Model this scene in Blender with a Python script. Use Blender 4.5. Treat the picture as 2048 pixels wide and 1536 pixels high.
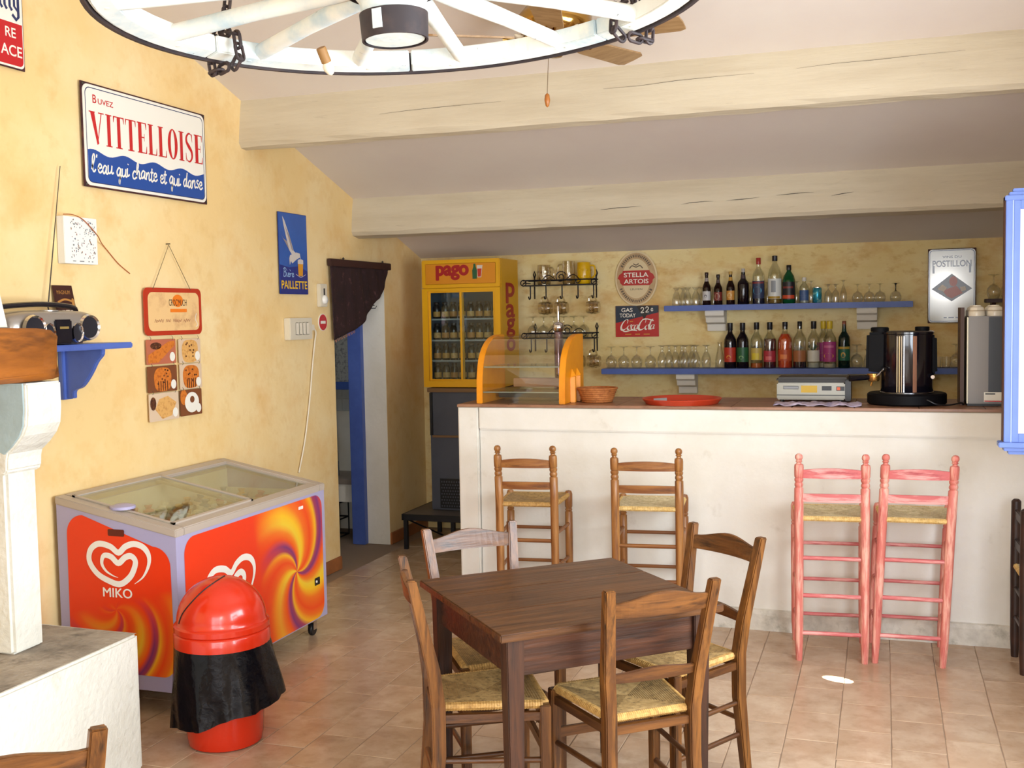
import bpy, bmesh, math, random
from mathutils import Vector, Matrix, Euler
random.seed(7)
for o in list(bpy.data.objects):
    bpy.data.objects.remove(o)
S = bpy.context.scene
COL = S.collection
PI = math.pi

# ------------------------------------------------------------------ camera, world, light, exposure
def srgb(h):
    h = h.lstrip('#')
    v = [int(h[i:i + 2], 16) / 255 for i in (0, 2, 4)]
    return tuple(x / 12.92 if x <= .04045 else ((x + .055) / 1.055) ** 2.4 for x in v) + (1,)

cam = bpy.data.cameras.new('camera')
cam_o = bpy.data.objects.new('camera', cam)
COL.objects.link(cam_o)
cam.sensor_width = 36
cam.lens = 36 * 2194 / 2048
cam.clip_start = .05
def cam_matrix(yaw, pitch, roll, loc):
    f = Vector((-math.sin(yaw) * math.cos(pitch), math.cos(yaw) * math.cos(pitch), math.sin(pitch)))
    r = Vector((math.cos(yaw), math.sin(yaw), 0))
    u = r.cross(f)
    c, s = math.cos(roll), math.sin(roll)
    r2, u2 = r * c + u * s, u * c - r * s
    m = Matrix((r2, u2, -f)).transposed().to_4x4()
    m.translation = loc
    return m
cam_o.matrix_world = cam_matrix(math.radians(18.753), math.radians(-3.654), math.radians(-1.05), (0, 0, 1.7))
S.camera = cam_o

w = bpy.data.worlds.new('world')
S.world = w
w.use_nodes = True
w.node_tree.nodes['Background'].inputs[0].default_value = (.72, .86, 1, 1)
w.node_tree.nodes['Background'].inputs[1].default_value = 1.2

def area(name, loc, rot, sx, sy, power, color):
    l = bpy.data.lights.new(name, 'AREA')
    l.shape = 'RECTANGLE'
    l.size, l.size_y, l.energy, l.color = sx, sy, power, color
    o = bpy.data.objects.new(name, l)
    o.location, o.rotation_euler = loc, rot
    COL.objects.link(o)
    return o
# daylight through the two openings of the right wall and the glazed front behind the camera
area('daylight_right', (1.24, 2.6, 1.60), (0, PI / 2, 0), 1.5, 2.6, 185, (.88, .95, 1))
area('daylight_front', (-.31, -1.62, 1.35), (PI / 2, 0, 0), 2.78, 2.1, 95, (.96, .98, 1))
area('daylight_kitchen', (-5.0, 7.0, 2.2), (0, -PI / 2 * .75, 0), .8, .8, 3.5, (.75, .87, 1))
# the camera's own flash, just left of the lens
fl = bpy.data.lights.new('camera_flash', 'POINT')
fl.energy, fl.shadow_soft_size, fl.color = 68, .03, (1, .97, .92)
flo = bpy.data.objects.new('camera_flash', fl)
flo.location = (-.09, .02, 1.76)
COL.objects.link(flo)
# added spot lamp in the room, standing in for sun: bright patch on tiles
sp = bpy.data.lights.new('sun_patch_spot', 'SPOT')
sp.energy, sp.spot_size, sp.spot_blend, sp.shadow_soft_size = 900, math.radians(2.9), .10, .002
spo = bpy.data.objects.new('sun_patch_spot', sp)
spo.location = (1.05, 4.70, .80)
spo.rotation_euler = (Vector((-.192, 5.143, 0)) - Vector(spo.location)).to_track_quat('-Z', 'Y').to_euler()
COL.objects.link(spo)

S.view_settings.view_transform = 'Standard'
S.view_settings.look = 'None'
S.view_settings.exposure = 0.32
S.view_settings.gamma = 1
S.view_settings.use_curve_mapping = False

# ------------------------------------------------------------------ materials
MATS = {}
def nodes_of(m):
    nt = m.node_tree
    return nt, nt.nodes, nt.links, nt.nodes['Principled BSDF']

def mat(name, col, rough=.5, metal=0, var=None, bump=None, coat=0, spec=.5, stretch=(1, 1, 1), emit=0, rnd=0, trans=0):
    """col: hex colour; var: list of (hex, noise scale, low, high) layers; bump: (scale, strength)"""
    if name in MATS:
        return MATS[name]
    m = bpy.data.materials.new(name)
    m.use_nodes = True
    nt, N, L, b = nodes_of(m)
    b.inputs['Base Color'].default_value = srgb(col)
    b.inputs['Roughness'].default_value = rough
    b.inputs['Metallic'].default_value = metal
    b.inputs['Specular IOR Level'].default_value = spec
    b.inputs['Coat Weight'].default_value = coat
    m.diffuse_color = srgb(col)
    tc = mp = None
    if var or bump:
        tc = N.new('ShaderNodeTexCoord')
        mp = N.new('ShaderNodeMapping')
        mp.inputs['Scale'].default_value = stretch
        L.new(tc.outputs['Object'], mp.inputs['Vector'])
    last = None
    for k, (c, sc, lo, hi) in enumerate(var or []):
        n = N.new('ShaderNodeTexNoise')
        n.inputs['Scale'].default_value = sc
        n.inputs['Detail'].default_value = 5
        n.inputs['Roughness'].default_value = .62
        L.new(mp.outputs[0], n.inputs['Vector'])
        r = N.new('ShaderNodeMapRange')
        r.inputs[1].default_value, r.inputs[2].default_value = lo, hi
        L.new(n.outputs['Fac'], r.inputs[0])
        x = N.new('ShaderNodeMix')
        x.data_type = 'RGBA'
        L.new(r.outputs[0], x.inputs['Factor'])
        if last is None:
            x.inputs['A'].default_value = srgb(col)
        else:
            L.new(last, x.inputs['A'])
        x.inputs['B'].default_value = srgb(c)
        last = x.outputs['Result']
    if rnd:
        oi = N.new('ShaderNodeObjectInfo')
        h = N.new('ShaderNodeHueSaturation')
        r = N.new('ShaderNodeMapRange')
        r.inputs[3].default_value, r.inputs[4].default_value = 1 - rnd, 1 + rnd
        L.new(oi.outputs['Random'], r.inputs[0])
        L.new(r.outputs[0], h.inputs['Value'])
        if last is None:
            h.inputs['Color'].default_value = srgb(col)
        else:
            L.new(last, h.inputs['Color'])
        last = h.outputs[0]
    if last is not None:
        L.new(last, b.inputs['Base Color'])
    if bump:
        n = N.new('ShaderNodeTexNoise')
        n.inputs['Scale'].default_value = bump[0]
        n.inputs['Detail'].default_value = 6
        L.new(mp.outputs[0], n.inputs['Vector'])
        bp = N.new('ShaderNodeBump')
        bp.inputs['Strength'].default_value = bump[1]
        bp.inputs['Distance'].default_value = .01
        L.new(n.outputs['Fac'], bp.inputs['Height'])
        L.new(bp.outputs[0], b.inputs['Normal'])
    if emit:
        b.inputs['Emission Color'].default_value = srgb(col)
        b.inputs['Emission Strength'].default_value = emit
    MATS[name] = m
    return m

def glass(name, tint='FFFFFF', edge=.55, rough=.03, base=.04):
    """thin glass: clear face-on, reflecting and darker towards its edges"""
    if name in MATS:
        return MATS[name]
    m = bpy.data.materials.new(name)
    m.use_nodes = True
    nt = m.node_tree
    N, L = nt.nodes, nt.links
    N.remove(N['Principled BSDF'])
    out = N['Material Output']
    tr = N.new('ShaderNodeBsdfTransparent')
    tr.inputs[0].default_value = srgb(tint)
    gl = N.new('ShaderNodeBsdfGlossy')
    gl.inputs['Roughness'].default_value = rough
    gl.inputs['Color'].default_value = (.9, .9, .9, 1)
    lw = N.new('ShaderNodeLayerWeight')
    lw.inputs[0].default_value = .35
    r = N.new('ShaderNodeMapRange')
    r.inputs[3].default_value, r.inputs[4].default_value = base, edge
    mx = N.new('ShaderNodeMixShader')
    L.new(lw.outputs['Facing'], r.inputs[0])
    L.new(r.outputs[0], mx.inputs[0])
    L.new(tr.outputs[0], mx.inputs[1])
    L.new(gl.outputs[0], mx.inputs[2])
    L.new(mx.outputs[0], out.inputs[0])
    m.diffuse_color = srgb(tint)
    MATS[name] = m
    return m

# ------------------------------------------------------------------ mesh helpers
class MB:
    def __init__(s):
        s.v, s.f, s.mi = [], [], []
        s.slot = 0
    def add(s, vs, fs):
        o = len(s.v)
        s.v += [tuple(p) for p in vs]
        s.f += [tuple(i + o for i in f) for f in fs]
        s.mi += [s.slot] * len(fs)
        return s
    def box(s, x0, x1, y0, y1, z0, z1):
        vs = [(x, y, z) for z in (z0, z1) for y in (y0, y1) for x in (x0, x1)]
        return s.add(vs, [(0, 2, 3, 1), (4, 5, 7, 6), (0, 1, 5, 4), (2, 6, 7, 3), (0, 4, 6, 2), (1, 3, 7, 5)])
    def obox(s, m, hx, hy, hz):
        vs = [m @ Vector((x, y, z)) for z in (-hz, hz) for y in (-hy, hy) for x in (-hx, hx)]
        return s.add(vs, [(0, 2, 3, 1), (4, 5, 7, 6), (0, 1, 5, 4), (2, 6, 7, 3), (0, 4, 6, 2), (1, 3, 7, 5)])
    def hexa(s, lo, hi):
        """two quads (4 points each, same winding, counter-clockwise from above)"""
        return s.add(list(lo) + list(hi), [(3, 2, 1, 0), (4, 5, 6, 7), (0, 1, 5, 4), (1, 2, 6, 5), (2, 3, 7, 6), (3, 0, 4, 7)])
    def prism(s, poly, axis, a, b):
        """poly of 2-D points pushed along an axis from a to b"""
        def P(p, t):
            return {'x': (t, p[0], p[1]), 'y': (p[0], t, p[1]), 'z': (p[0], p[1], t)}[axis]
        n = len(poly)
        vs = [P(p, a) for p in poly] + [P(p, b) for p in poly]
        return s.add(vs, [tuple(range(n))[::-1], tuple(range(n, 2 * n))] + [(i, (i + 1) % n, n + (i + 1) % n, n + i) for i in range(n)])
    def lathe(s, prof, n=16, c=(0, 0, 0), m=None, cap=True):
        """prof: (radius, height) pairs turned about z"""
        vs, fs = [], []
        for r, z in prof:
            for k in range(n):
                a = 2 * PI * k / n
                vs.append(Vector((r * math.cos(a), r * math.sin(a), z)))
        for i in range(len(prof) - 1):
            for k in range(n):
                fs.append((i * n + k, i * n + (k + 1) % n, (i + 1) * n + (k + 1) % n, (i + 1) * n + k))
        if cap:
            if prof[0][0] > 1e-5:
                fs.append(tuple(range(n))[::-1])
            if prof[-1][0] > 1e-5:
                fs.append(tuple(range((len(prof) - 1) * n, len(prof) * n)))
        if m is not None:
            vs = [m @ p for p in vs]
        vs = [Vector(p) + Vector(c) for p in vs]
        return s.add(vs, fs)
    def tube(s, path, r, n=8, closed=False, radii=None):
        path = [Vector(p) for p in path]
        vs, fs = [], []
        k = len(path)
        prev = None
        for i, p in enumerate(path):
            if closed:
                d = path[(i + 1) % k] - path[i - 1]
            else:
                d = path[min(i + 1, k - 1)] - path[max(i - 1, 0)]
            d.normalize()
            if prev is None:
                a = d.orthogonal().normalized()
            else:
                a = (prev - d * prev.dot(d))
                a = a.normalized() if a.length > 1e-6 else d.orthogonal().normalized()
            prev = a
            b = d.cross(a)
            rr = radii[i] if radii else r
            for j in range(n):
                t = 2 * PI * j / n
                vs.append(p + (a * math.cos(t) + b * math.sin(t)) * rr)
        for i in range(k if closed else k - 1):
            for j in range(n):
                i2 = (i + 1) % k
                fs.append((i * n + j, i * n + (j + 1) % n, i2 * n + (j + 1) % n, i2 * n + j))
        if not closed:
            fs.append(tuple(range(n))[::-1])
            fs.append(tuple(range((k - 1) * n, k * n)))
        return s.add(vs, fs)
    def rod(s, a, b, r, r2=None, n=10):
        return s.tube([a, b], r, n, radii=[r, r if r2 is None else r2])
    def mesh(s, name, mats, bevel=0, smooth=False, seg=2, fix=True):
        me = bpy.data.meshes.new(name)
        me.from_pydata(s.v, [], s.f)
        for i, x in enumerate(s.mi):
            me.polygons[i].material_index = x
        for m in (mats if isinstance(mats, (list, tuple)) else [mats]):
            me.materials.append(m)
        if fix or bevel:
            bm = bmesh.new()
            bm.from_mesh(me)
            if fix:
                bmesh.ops.recalc_face_normals(bm, faces=bm.faces)
            if bevel:
                es = [e for e in bm.edges if len(e.link_faces) == 2 and e.calc_face_angle(0) > .6]
                bmesh.ops.bevel(bm, geom=es, offset=bevel, segments=seg, affect='EDGES', clamp_overlap=True)
            bm.to_mesh(me)
            bm.free()
        if smooth:
            me.polygons.foreach_set('use_smooth', [True] * len(me.polygons))
            try:
                me.set_sharp_from_angle(angle=math.radians(42))
            except Exception:
                pass
        return me
    def build(s, name, mats, parent=None, bevel=0, smooth=False, loc=None, rot=None, fix=True):
        return link(name, s.mesh(name, mats, bevel, smooth, fix=fix), parent, loc, rot)

def link(name, me, parent=None, loc=None, rot=None):
    o = bpy.data.objects.new(name, me)
    COL.objects.link(o)
    if parent is not None:
        o.parent = parent
    if loc is not None:
        o.location = loc
    if rot is not None:
        o.rotation_euler = rot
    return o

def tag(o, label, cat, group=None, kind=None):
    if label:
        o['label'] = label
    if cat:
        o['category'] = cat
    if group:
        o['group'] = group
    if kind:
        o['kind'] = kind
    return o

def thing(name, label, cat, loc=(0, 0, 0), rot=(0, 0, 0), group=None):
    o = bpy.data.objects.new(name, None)
    o.empty_display_size = .05
    COL.objects.link(o)
    o.location, o.rotation_euler = loc, rot
    return tag(o, label, cat, group)

def structure(name, mb, m, bevel=0, smooth=False):
    o = mb.build(name, m, None, bevel, smooth)
    o['kind'] = 'structure'
    return o

def kids(o):
    return [c for c in bpy.data.objects if c.parent == o]

def dup(src, loc, rot=None, label=None):
    """copy a thing with its parts and sub-parts (mesh data shared)"""
    r = src.copy()
    COL.objects.link(r)
    r.location = loc
    if rot is not None:
        r.rotation_euler = rot
    if label:
        r['label'] = label
    for ch in kids(src):
        c = ch.copy()
        COL.objects.link(c)
        c.parent = r
        for g in kids(ch):
            d = g.copy()
            COL.objects.link(d)
            d.parent = c
    return r

def rect(w, h, cx=0, cy=0):
    return [(cx - w / 2, cy - h / 2), (cx + w / 2, cy - h / 2), (cx + w / 2, cy + h / 2), (cx - w / 2, cy + h / 2)]
def rrect(w, h, r, cx=0, cy=0, n=5):
    p = []
    for sx, sy, a0 in ((1, -1, -90), (1, 1, 0), (-1, 1, 90), (-1, -1, 180)):
        for k in range(n + 1):
            a = math.radians(a0 + 90 * k / n)
            p.append((cx + sx * (w / 2 - r) + r * math.cos(a), cy + sy * (h / 2 - r) + r * math.sin(a)))
    return p
def ell(rx, ry, cx=0, cy=0, n=32, a0=0, a1=360):
    full = abs(a1 - a0) >= 360
    k = n if full else n + 1
    return [(cx + rx * math.cos(math.radians(a0 + (a1 - a0) * i / n)), cy + ry * math.sin(math.radians(a0 + (a1 - a0) * i / n))) for i in range(k)]
def spline(pts, n=6, closed=False):
    """Catmull-Rom through 2-D or 3-D points"""
    P = [Vector(p) for p in pts]
    out = []
    k = len(P)
    for i in range(k if closed else k - 1):
        p0 = P[i - 1] if (i > 0 or closed) else P[0]
        p1, p2 = P[i], P[(i + 1) % k]
        p3 = P[(i + 2) % k] if (i + 2 < k or closed) else P[-1]
        for j in range(n):
            t = j / n
            out.append(.5 * ((2 * p1) + (p2 - p0) * t + (2 * p0 - 5 * p1 + 4 * p2 - p3) * t * t + (3 * p1 - p0 - 3 * p2 + p3) * t ** 3))
    if not closed:
        out.append(P[-1])
    return out

class Flat:
    """flat print on a sign: shapes in the sign's own plane (x right, y up), at a height z off its face"""
    def __init__(s):
        s.m = MB()
        s.k = 0
    def up(s, z):
        s.k += 1
        return z + 1.5e-5 * (s.k % 12)            # overlapping strokes lie a hair apart
    def poly(s, pts, z):
        n = len(pts)
        z = s.up(z)
        s.m.add([(p[0], p[1], z) for p in pts], [tuple(range(n))])
        return s
    def ring(s, outer, inner, z):
        n = len(outer)
        s.m.add([(p[0], p[1], z) for p in outer] + [(p[0], p[1], z) for p in inner], [(i, (i + 1) % n, n + (i + 1) % n, n + i) for i in range(n)])
        return s
    def stroke(s, pts, w, z, smooth=True, w2=None, nib=None):
        P = spline([Vector((p[0], p[1], 0)) for p in pts]) if smooth and len(pts) > 2 else [Vector((p[0], p[1], 0)) for p in pts]
        vs = []
        z = s.up(z)
        k = len(P)
        for i, p in enumerate(P):
            d = P[min(i + 1, k - 1)] - P[max(i - 1, 0)]
            if d.length < 1e-9:
                d = Vector((1, 0, 0))
            d.normalize()
            t = i / (k - 1)
            ww = w if w2 is None else w2(t)
            if nib is not None:
                off = Vector((math.cos(nib), math.sin(nib), 0)) * ww / 2 + Vector((-d.y, d.x, 0)) * ww * .16
            else:
                off = Vector((-d.y, d.x, 0)) * ww / 2
            vs += [p + off, p - off]
        s.m.add([(q.x, q.y, z) for q in vs], [(2 * i, 2 * i + 1, 2 * i + 3, 2 * i + 2) for i in range(k - 1)])
        return s
    def build(s, name, m, parent):
        me = s.m.mesh(name, m, fix=False)
        bm = bmesh.new()
        bm.from_mesh(me)
        for f in bm.faces:
            f.normal_update()
            if f.normal.z < 0:
                f.normal_flip()
        bm.to_mesh(me)
        bm.free()
        return link(name, me, parent)

def text(body, m, parent, x, y, z, h, w=None, bold=0, shear=0, align='CENTER', name='lettering', rot=0, spacing=1, fit=False, heavy=0):
    """printed words: cap height h, squeezed to width w, standing at x, y on the sign's face"""
    c = bpy.data.curves.new('t', 'FONT')
    c.body = body
    c.size = 1
    c.offset = bold
    c.shear = shear
    c.space_character = spacing
    o = bpy.data.objects.new('t', c)
    COL.objects.link(o)
    dg = bpy.context.evaluated_depsgraph_get()
    me = bpy.data.meshes.new_from_object(o.evaluated_get(dg))
    bpy.data.objects.remove(o)
    bpy.data.curves.remove(c)
    xs = [v.co.x for v in me.vertices]
    x0, x1 = min(xs), max(xs)
    sy = h / .73
    sx = sy if w is None else w / (x1 - x0)
    if fit:                                        # h is the height of the letter's own outline
        ys = [v.co.y for v in me.vertices]
        sy = h / (max(ys) - min(ys))
        for v in me.vertices:
            v.co.y -= min(ys)
    ax = {'CENTER': (x0 + x1) / 2, 'LEFT': x0, 'RIGHT': x1}[align]
    cr, sr = math.cos(rot), math.sin(rot)
    for v in me.vertices:
        px, py = (v.co.x - ax) * sx, v.co.y * sy
        v.co = (x + cr * px - sr * py, y + sr * px + cr * py, z + v.co.z)
    if heavy:                                      # heavier strokes: the outline printed again, shifted by hairs
        bm = bmesh.new()
        bm.from_mesh(me)
        for k, (ux, uy) in enumerate(((1, 0), (-1, 0), (0, 1), (0, -1))):
            q = bmesh.ops.duplicate(bm, geom=list(bm.faces)[:len(me.polygons)])
            for v in set(q['geom']):
                if isinstance(v, bmesh.types.BMVert):
                    v.co += Vector((ux * heavy * sx, uy * heavy * sx * .6, 3e-5 * (k + 1)))
        bm.to_mesh(me)
        bm.free()
    me.materials.clear()
    me.materials.append(m)
    me.name = name
    return link(name, me, parent)

ON_LEFT = (PI / 2, 0, PI / 2)      # a sign on the left wall, facing +x
ON_BACK = (PI / 2, 0, 0)           # a sign on the back wall, facing -y
# ------------------------------------------------------------------ the room
XL, XR, YF, YW = -3.48, 1.10, -1.5, 8.06
def ceil_z(y):
    return 2.155 + .3125 * (8.05 - y)

M_wall = mat('ochre_plaster', 'EBCA8C', .85, var=[('F1D9A6', 1.6, .40, .70), ('E3B46E', 2.7, .52, .82), ('DFB878', 9, .55, .9)], bump=(18, .22))
M_wallb = mat('ochre_plaster_back', 'E6CE90', .85, var=[('F0DFAE', 1.9, .42, .7), ('D3A25E', 3.3, .5, .8), ('C79A5A', 11, .55, .85)], bump=(22, .25), stretch=(1, 1, 1.7))
M_ceil = mat('ceiling_paint', 'E0D6CC', .9, var=[('DACDC4', 1.2, .4, .75)], bump=(40, .06))
M_beam = mat('whitewashed_beam', 'CCC0A8', .8, var=[('BDAF96', 3, .4, .75), ('9C8E76', 14, .64, .86)], bump=(16, .35), stretch=(.35, 3, 3))
M_white = mat('white_plaster', 'EDE8DC', .88, var=[('E2DCCC', 2.2, .42, .72), ('CFC8B8', 8, .62, .9)], bump=(26, .22))
M_grout = mat('floor_grout', '8E7863', .9)
M_skirt = mat('terracotta_skirting', 'A9683A', .5, var=[('8F5630', 7, .4, .7)])
M_blue = mat('blue_paint', '4F68B4', .45, var=[('4459A0', 5, .4, .75)], bump=(30, .08))
M_dark = mat('outside_dark', '8C8474', .9)

# left wall: a gable with the door opening of the kitchen
DY0, DY1, DZ = 6.571, 7.365, 2.02
mb = MB()
def wall_slab(y0, y1, z0=None):
    zz0 = (0, 0) if z0 is None else (z0, z0)
    lo = [(XL - .2, y0, zz0[0]), (XL, y0, zz0[0]), (XL, y1, zz0[1]), (XL - .2, y1, zz0[1])]
    hi = [(XL - .2, y0, ceil_z(y0) + .1), (XL, y0, ceil_z(y0) + .1), (XL, y1, ceil_z(y1) + .1), (XL - .2, y1, ceil_z(y1) + .1)]
    mb.hexa(lo, hi)
wall_slab(YF - .2, DY0)
wall_slab(DY0, DY1, DZ)
wall_slab(DY1, YW + .2)
mb.slot = 1
mb.box(XL - .2, XL - .001, DY1 - .004, DY1, 0, DZ)          # the white far reveal of the doorway
structure('wall_left', mb, [M_wall, M_white])
mb = MB()
mb.box(XL - .2, XR + .2, YW, YW + .2, 0, ceil_z(YW) + .15)
structure('wall_back', mb, M_wallb)
# right wall with its window
mb = MB()
def wall_right(y0, y1, z0, z1):
    a, b = (z0, z1) if z1 is not None else (z0, None)
    h0, h1 = (ceil_z(y0) + .1, ceil_z(y1) + .1) if z1 is None else (z1, z1)
    mb.hexa([(XR, y0, z0), (XR + .2, y0, z0), (XR + .2, y1, z0), (XR, y1, z0)], [(XR, y0, h0), (XR + .2, y0, h0), (XR + .2, y1, h1), (XR, y1, h1)])
wall_right(YF - .2, 1.3, 0, None)
wall_right(1.3, 3.9, 0, .85)
wall_right(1.3, 3.9, 2.35, None)
wall_right(3.9, YW + .2, 0, None)
structure('wall_right', mb, M_white)
mb = MB()
mb.box(XL - .2, -1.7, YF - .2, YF, 0, 5.4)
mb.box(XR - .01, XR + .2, YF - .2, YF, 0, 5.4)
mb.box(-1.7, XR, YF - .2, YF, 2.4, 5.4)
mb.box(-1.7, XR, YF - .2, YF, 0, .3)
structure('wall_front', mb, M_white)
for wn, pos in (('window_1', [(XR + .06, XR + .12, y, y + .06, .85, 2.35) for y in (1.3, 2.15, 3.0, 3.84)] + [(XR + .06, XR + .12, 1.3, 3.9, z, z + .06) for z in (.85, 2.29)]),
                ('window_2', [(x, x + .06, YF - .12, YF - .06, .3, 2.4) for x in (-1.7, -.78, .14, 1.03)] + [(-1.7, XR, YF - .12, YF - .06, z, z + .06) for z in (.3, 2.34)])):
    mb = MB()
    for p in pos:
        mb.box(*p)
    structure(wn, mb, M_blue)

mb = MB()
y0, y1 = YF - .2, YW + .2
mb.hexa([(XL - .2, y0, ceil_z(y0)), (XR + .2, y0, ceil_z(y0)), (XR + .2, y1, ceil_z(y1)), (XL - .2, y1, ceil_z(y1))],
        [(XL - .2, y0, ceil_z(y0) + .12), (XR + .2, y0, ceil_z(y0) + .12), (XR + .2, y1, ceil_z(y1) + .12), (XL - .2, y1, ceil_z(y1) + .12)])
ceiling = structure('ceiling', mb, M_ceil)
def beam(yf, zb, depth, seed):
    """a hewn beam across the room: front face at yf, bottom at zb; slightly wavy arrises"""
    rnd = random.Random(seed)
    mb = MB()
    n = 26
    vs, fs = [], []
    for i in range(n + 1):
        x = XL - .02 + (XR - XL + .1) * i / n
        j = lambda a: rnd.uniform(-a, a)
        zt = ceil_z(yf) + .06
        sec = [(yf + .045 + j(.004), zt), (yf + .012 + j(.004), (zt + zb) / 2 + .02), (yf - .006 + j(.005), zb + .028 + j(.005)), (yf + .012 + j(.004), zb + .004 + j(.003)),
               (yf + depth - .01 + j(.004), zb - .008 + j(.004)), (yf + depth + j(.003), zb + .02), (yf + depth, ceil_z(yf + depth) + .06)]
        vs += [(x, a, b) for a, b in sec]
    k = 7
    for i in range(n):
        for q in range(k - 1):
            fs.append((i * k + q, i * k + q + 1, (i + 1) * k + q + 1, (i + 1) * k + q))
    fs.append(tuple(range(k)))
    fs.append(tuple(range(n * k, n * k + k)))
    mb.add(vs, fs)
    return mb.build('beam', M_beam, ceiling, smooth=False)
b1 = beam(5.50, 2.672, .075, 3)
b2 = beam(6.87, 2.253, .115, 5)
b1['label'], b2['label'] = 'nearer whitewashed ceiling beam', 'whitewashed ceiling beam nearest the bar'
M_crack = mat('beam_crack', '4B443C', .9)
mb = MB()
rnd = random.Random(4)
for x0, x1, zz, yf in ((-1.75, -1.45, 2.355, 6.878), (-1.2, -1.0, 2.362, 6.878), (-.92, -.72, 2.372, 6.88), (-.62, -.40, 2.385, 6.88), (-.3, -.17, 2.37, 6.878), (-2.6, -1.9, 2.80, 5.508), (-1.35, -.6, 2.83, 5.508), (-.4, .35, 2.85, 5.508)):
    pts = [(x0 + (x1 - x0) * t, yf - .0065, zz + .012 * t + rnd.uniform(-.004, .004)) for t in (0, .25, .5, .75, 1)]
    q = 1 if yf > 6 else .45
    mb.tube(pts, .0018, 4, radii=[.0004, .002 * q, .0026 * q, .0016 * q, .0004])
mb.build('crack', M_crack, ceiling)

# the floor: grout bed and hand-made tiles in running bond, 0.20 x 0.313 m
mb = MB()
mb.box(-6.2, XR + .3, YF - .3, YW + .3, -.1, -.0022)
floor = structure('floor', mb, M_grout)
M_tile = mat('clay_tile', 'B4977B', .25, var=[('C4AC92', 5, .42, .68), ('8C6E54', 3.2, .58, .80), ('A28466', 11, .5, .8)], bump=(30, .06), rnd=.07, spec=.6)
ntm = M_tile.node_tree
# every tile shifts the clouding a little so that no two repeat
oi = ntm.nodes.new('ShaderNodeObjectInfo')
mpn = [n for n in ntm.nodes if n.type == 'MAPPING'][0]
vm = ntm.nodes.new('ShaderNodeVectorMath'); vm.operation = 'SCALE'
ntm.links.new(oi.outputs['Location'], vm.inputs[0]); vm.inputs['Scale'].default_value = 3.7
ntm.links.new(vm.outputs[0], mpn.inputs['Location'])
def tile_mesh(k):
    r = random.Random(100 + k)
    j = lambda a: r.uniform(-a, a)
    mb = MB()
    hx, hy = .0984, .1550
    vs0, vs1, vs2 = [], [], []
    for sx, sy in ((-1, -1), (0, -1), (1, -1), (1, 0), (1, 1), (0, 1), (-1, 1), (-1, 0)):
        a, b = sx * hx + j(.0016), sy * hy + j(.0022)
        vs0.append((a, b, -.012)); vs1.append((a, b, -.0012 + j(.0003)))
        vs2.append((a * .978, b * .986, 0))
    mb.add(vs0 + vs1 + vs2, [(i, (i + 1) % 8, 8 + (i + 1) % 8, 8 + i) for i in range(8)] + [(8 + i, 8 + (i + 1) % 8, 16 + (i + 1) % 8, 16 + i) for i in range(8)] + [tuple(range(16, 24))])
    return mb.mesh('tile', M_tile)
TM = [tile_mesh(k) for k in range(7)]
cm = cam_o.matrix_world.inverted()
def in_view(x, y, z=0, m=60):
    p = cm @ Vector((x, y, z))
    if p.z > -.3:
        return False
    px, py = 1024 + 2194 * p.x / -p.z, 768 - 2194 * p.y / -p.z
    return -m < px < 2048 + m and -m < py < 1536 + m
seen, rest = [], []
for k in range(-18, 6):
    xc = .033 + .2002 * k + .1001
    yo = 4.685 if k % 2 == 0 else 4.838
    for j in range(-20, 12):
        yc = yo + .3133 * j + .1566
        if xc < XL + .02 or xc > XR or yc < YF or yc > YW:
            continue
        if yc - .157 > 5.86 and -2.32 < xc - .1 and xc > -2.2 and yc + .157 < 6.25:
            continue                                            # under the bar
        vis = in_view(xc, yc) and not (xc < -2.86 and 3.4 > yc) and not (xc < -2.95 and 3.9 < yc < 5.1) and not (yc > 6.0 and xc > -2.2)
        (seen if vis else rest).append((xc, yc))
seen.sort(key=lambda p: p[0] ** 2 + p[1] ** 2)
rest += seen[300:]
rt = random.Random(9)
for i, (x, y) in enumerate(seen[:300]):
    o = link('tile', TM[rt.randrange(7)], floor, (x, y, rt.uniform(-.0006, .0006)), (0, 0, PI * rt.randrange(2)))
mb = MB()
for x, y in rest:
    mb.box(x - .0975, x + .0975, y - .154, y + .154, -.012, 0)
o = mb.build('floor_tiling', M_tile, floor)
o['kind'] = 'stuff'

def skirting(name, y0, y1):
    mb = MB()
    mb.box(XL, XL + .014, y0, y1, 0, .088)
    return structure(name, mb, M_skirt, bevel=.003)
skirting('baseboard_left', 5.2, 6.571)
skirting('baseboard_left_far', 7.365, 8.05)

# the kitchen behind the doorway: floor runs on, a tiled wall, a blue door frame
M_ktile = mat('kitchen_wall_tile', 'C9CCC8', .35, var=[('B3B9BA', 3, .4, .7)])
M_kline = mat('kitchen_joint', '7F8A90', .8)
KX0, KX1, KY0, KY1 = -6.0, -3.68, 5.4, 7.85
mb = MB()
mb.box(KX0, KX1 + .01, KY1, KY1 + .12, 0, 2.5)
kw = structure('wall_kitchen_back', mb, M_white)
mb = MB()
mb.box(KX0 - .12, KX0, KY0, KY1 + .12, 0, 2.5)
structure('wall_kitchen_left', mb, M_white)
mb = MB()
mb.box(KX0 - .12, KX1 + .01, KY0 - .12, KY0, 0, 2.5)
structure('wall_kitchen_near', mb, M_white)
mb = MB()
mb.box(KX0 - .12, KX1 + .01, KY0 - .12, KY1 + .12, 2.5, 2.62)
structure('ceiling_kitchen', mb, M_white)
tmesh = MB().box(-.0495, .0495, -.006, 0, -.0495, .0495).mesh('tile', M_ktile, bevel=.002, seg=1)
for i in range(5):
    for j in range(7):
        link('tile', tmesh, kw, (-4.25 + .1 * i, KY1, 1.00 + .1 * j))

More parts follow.
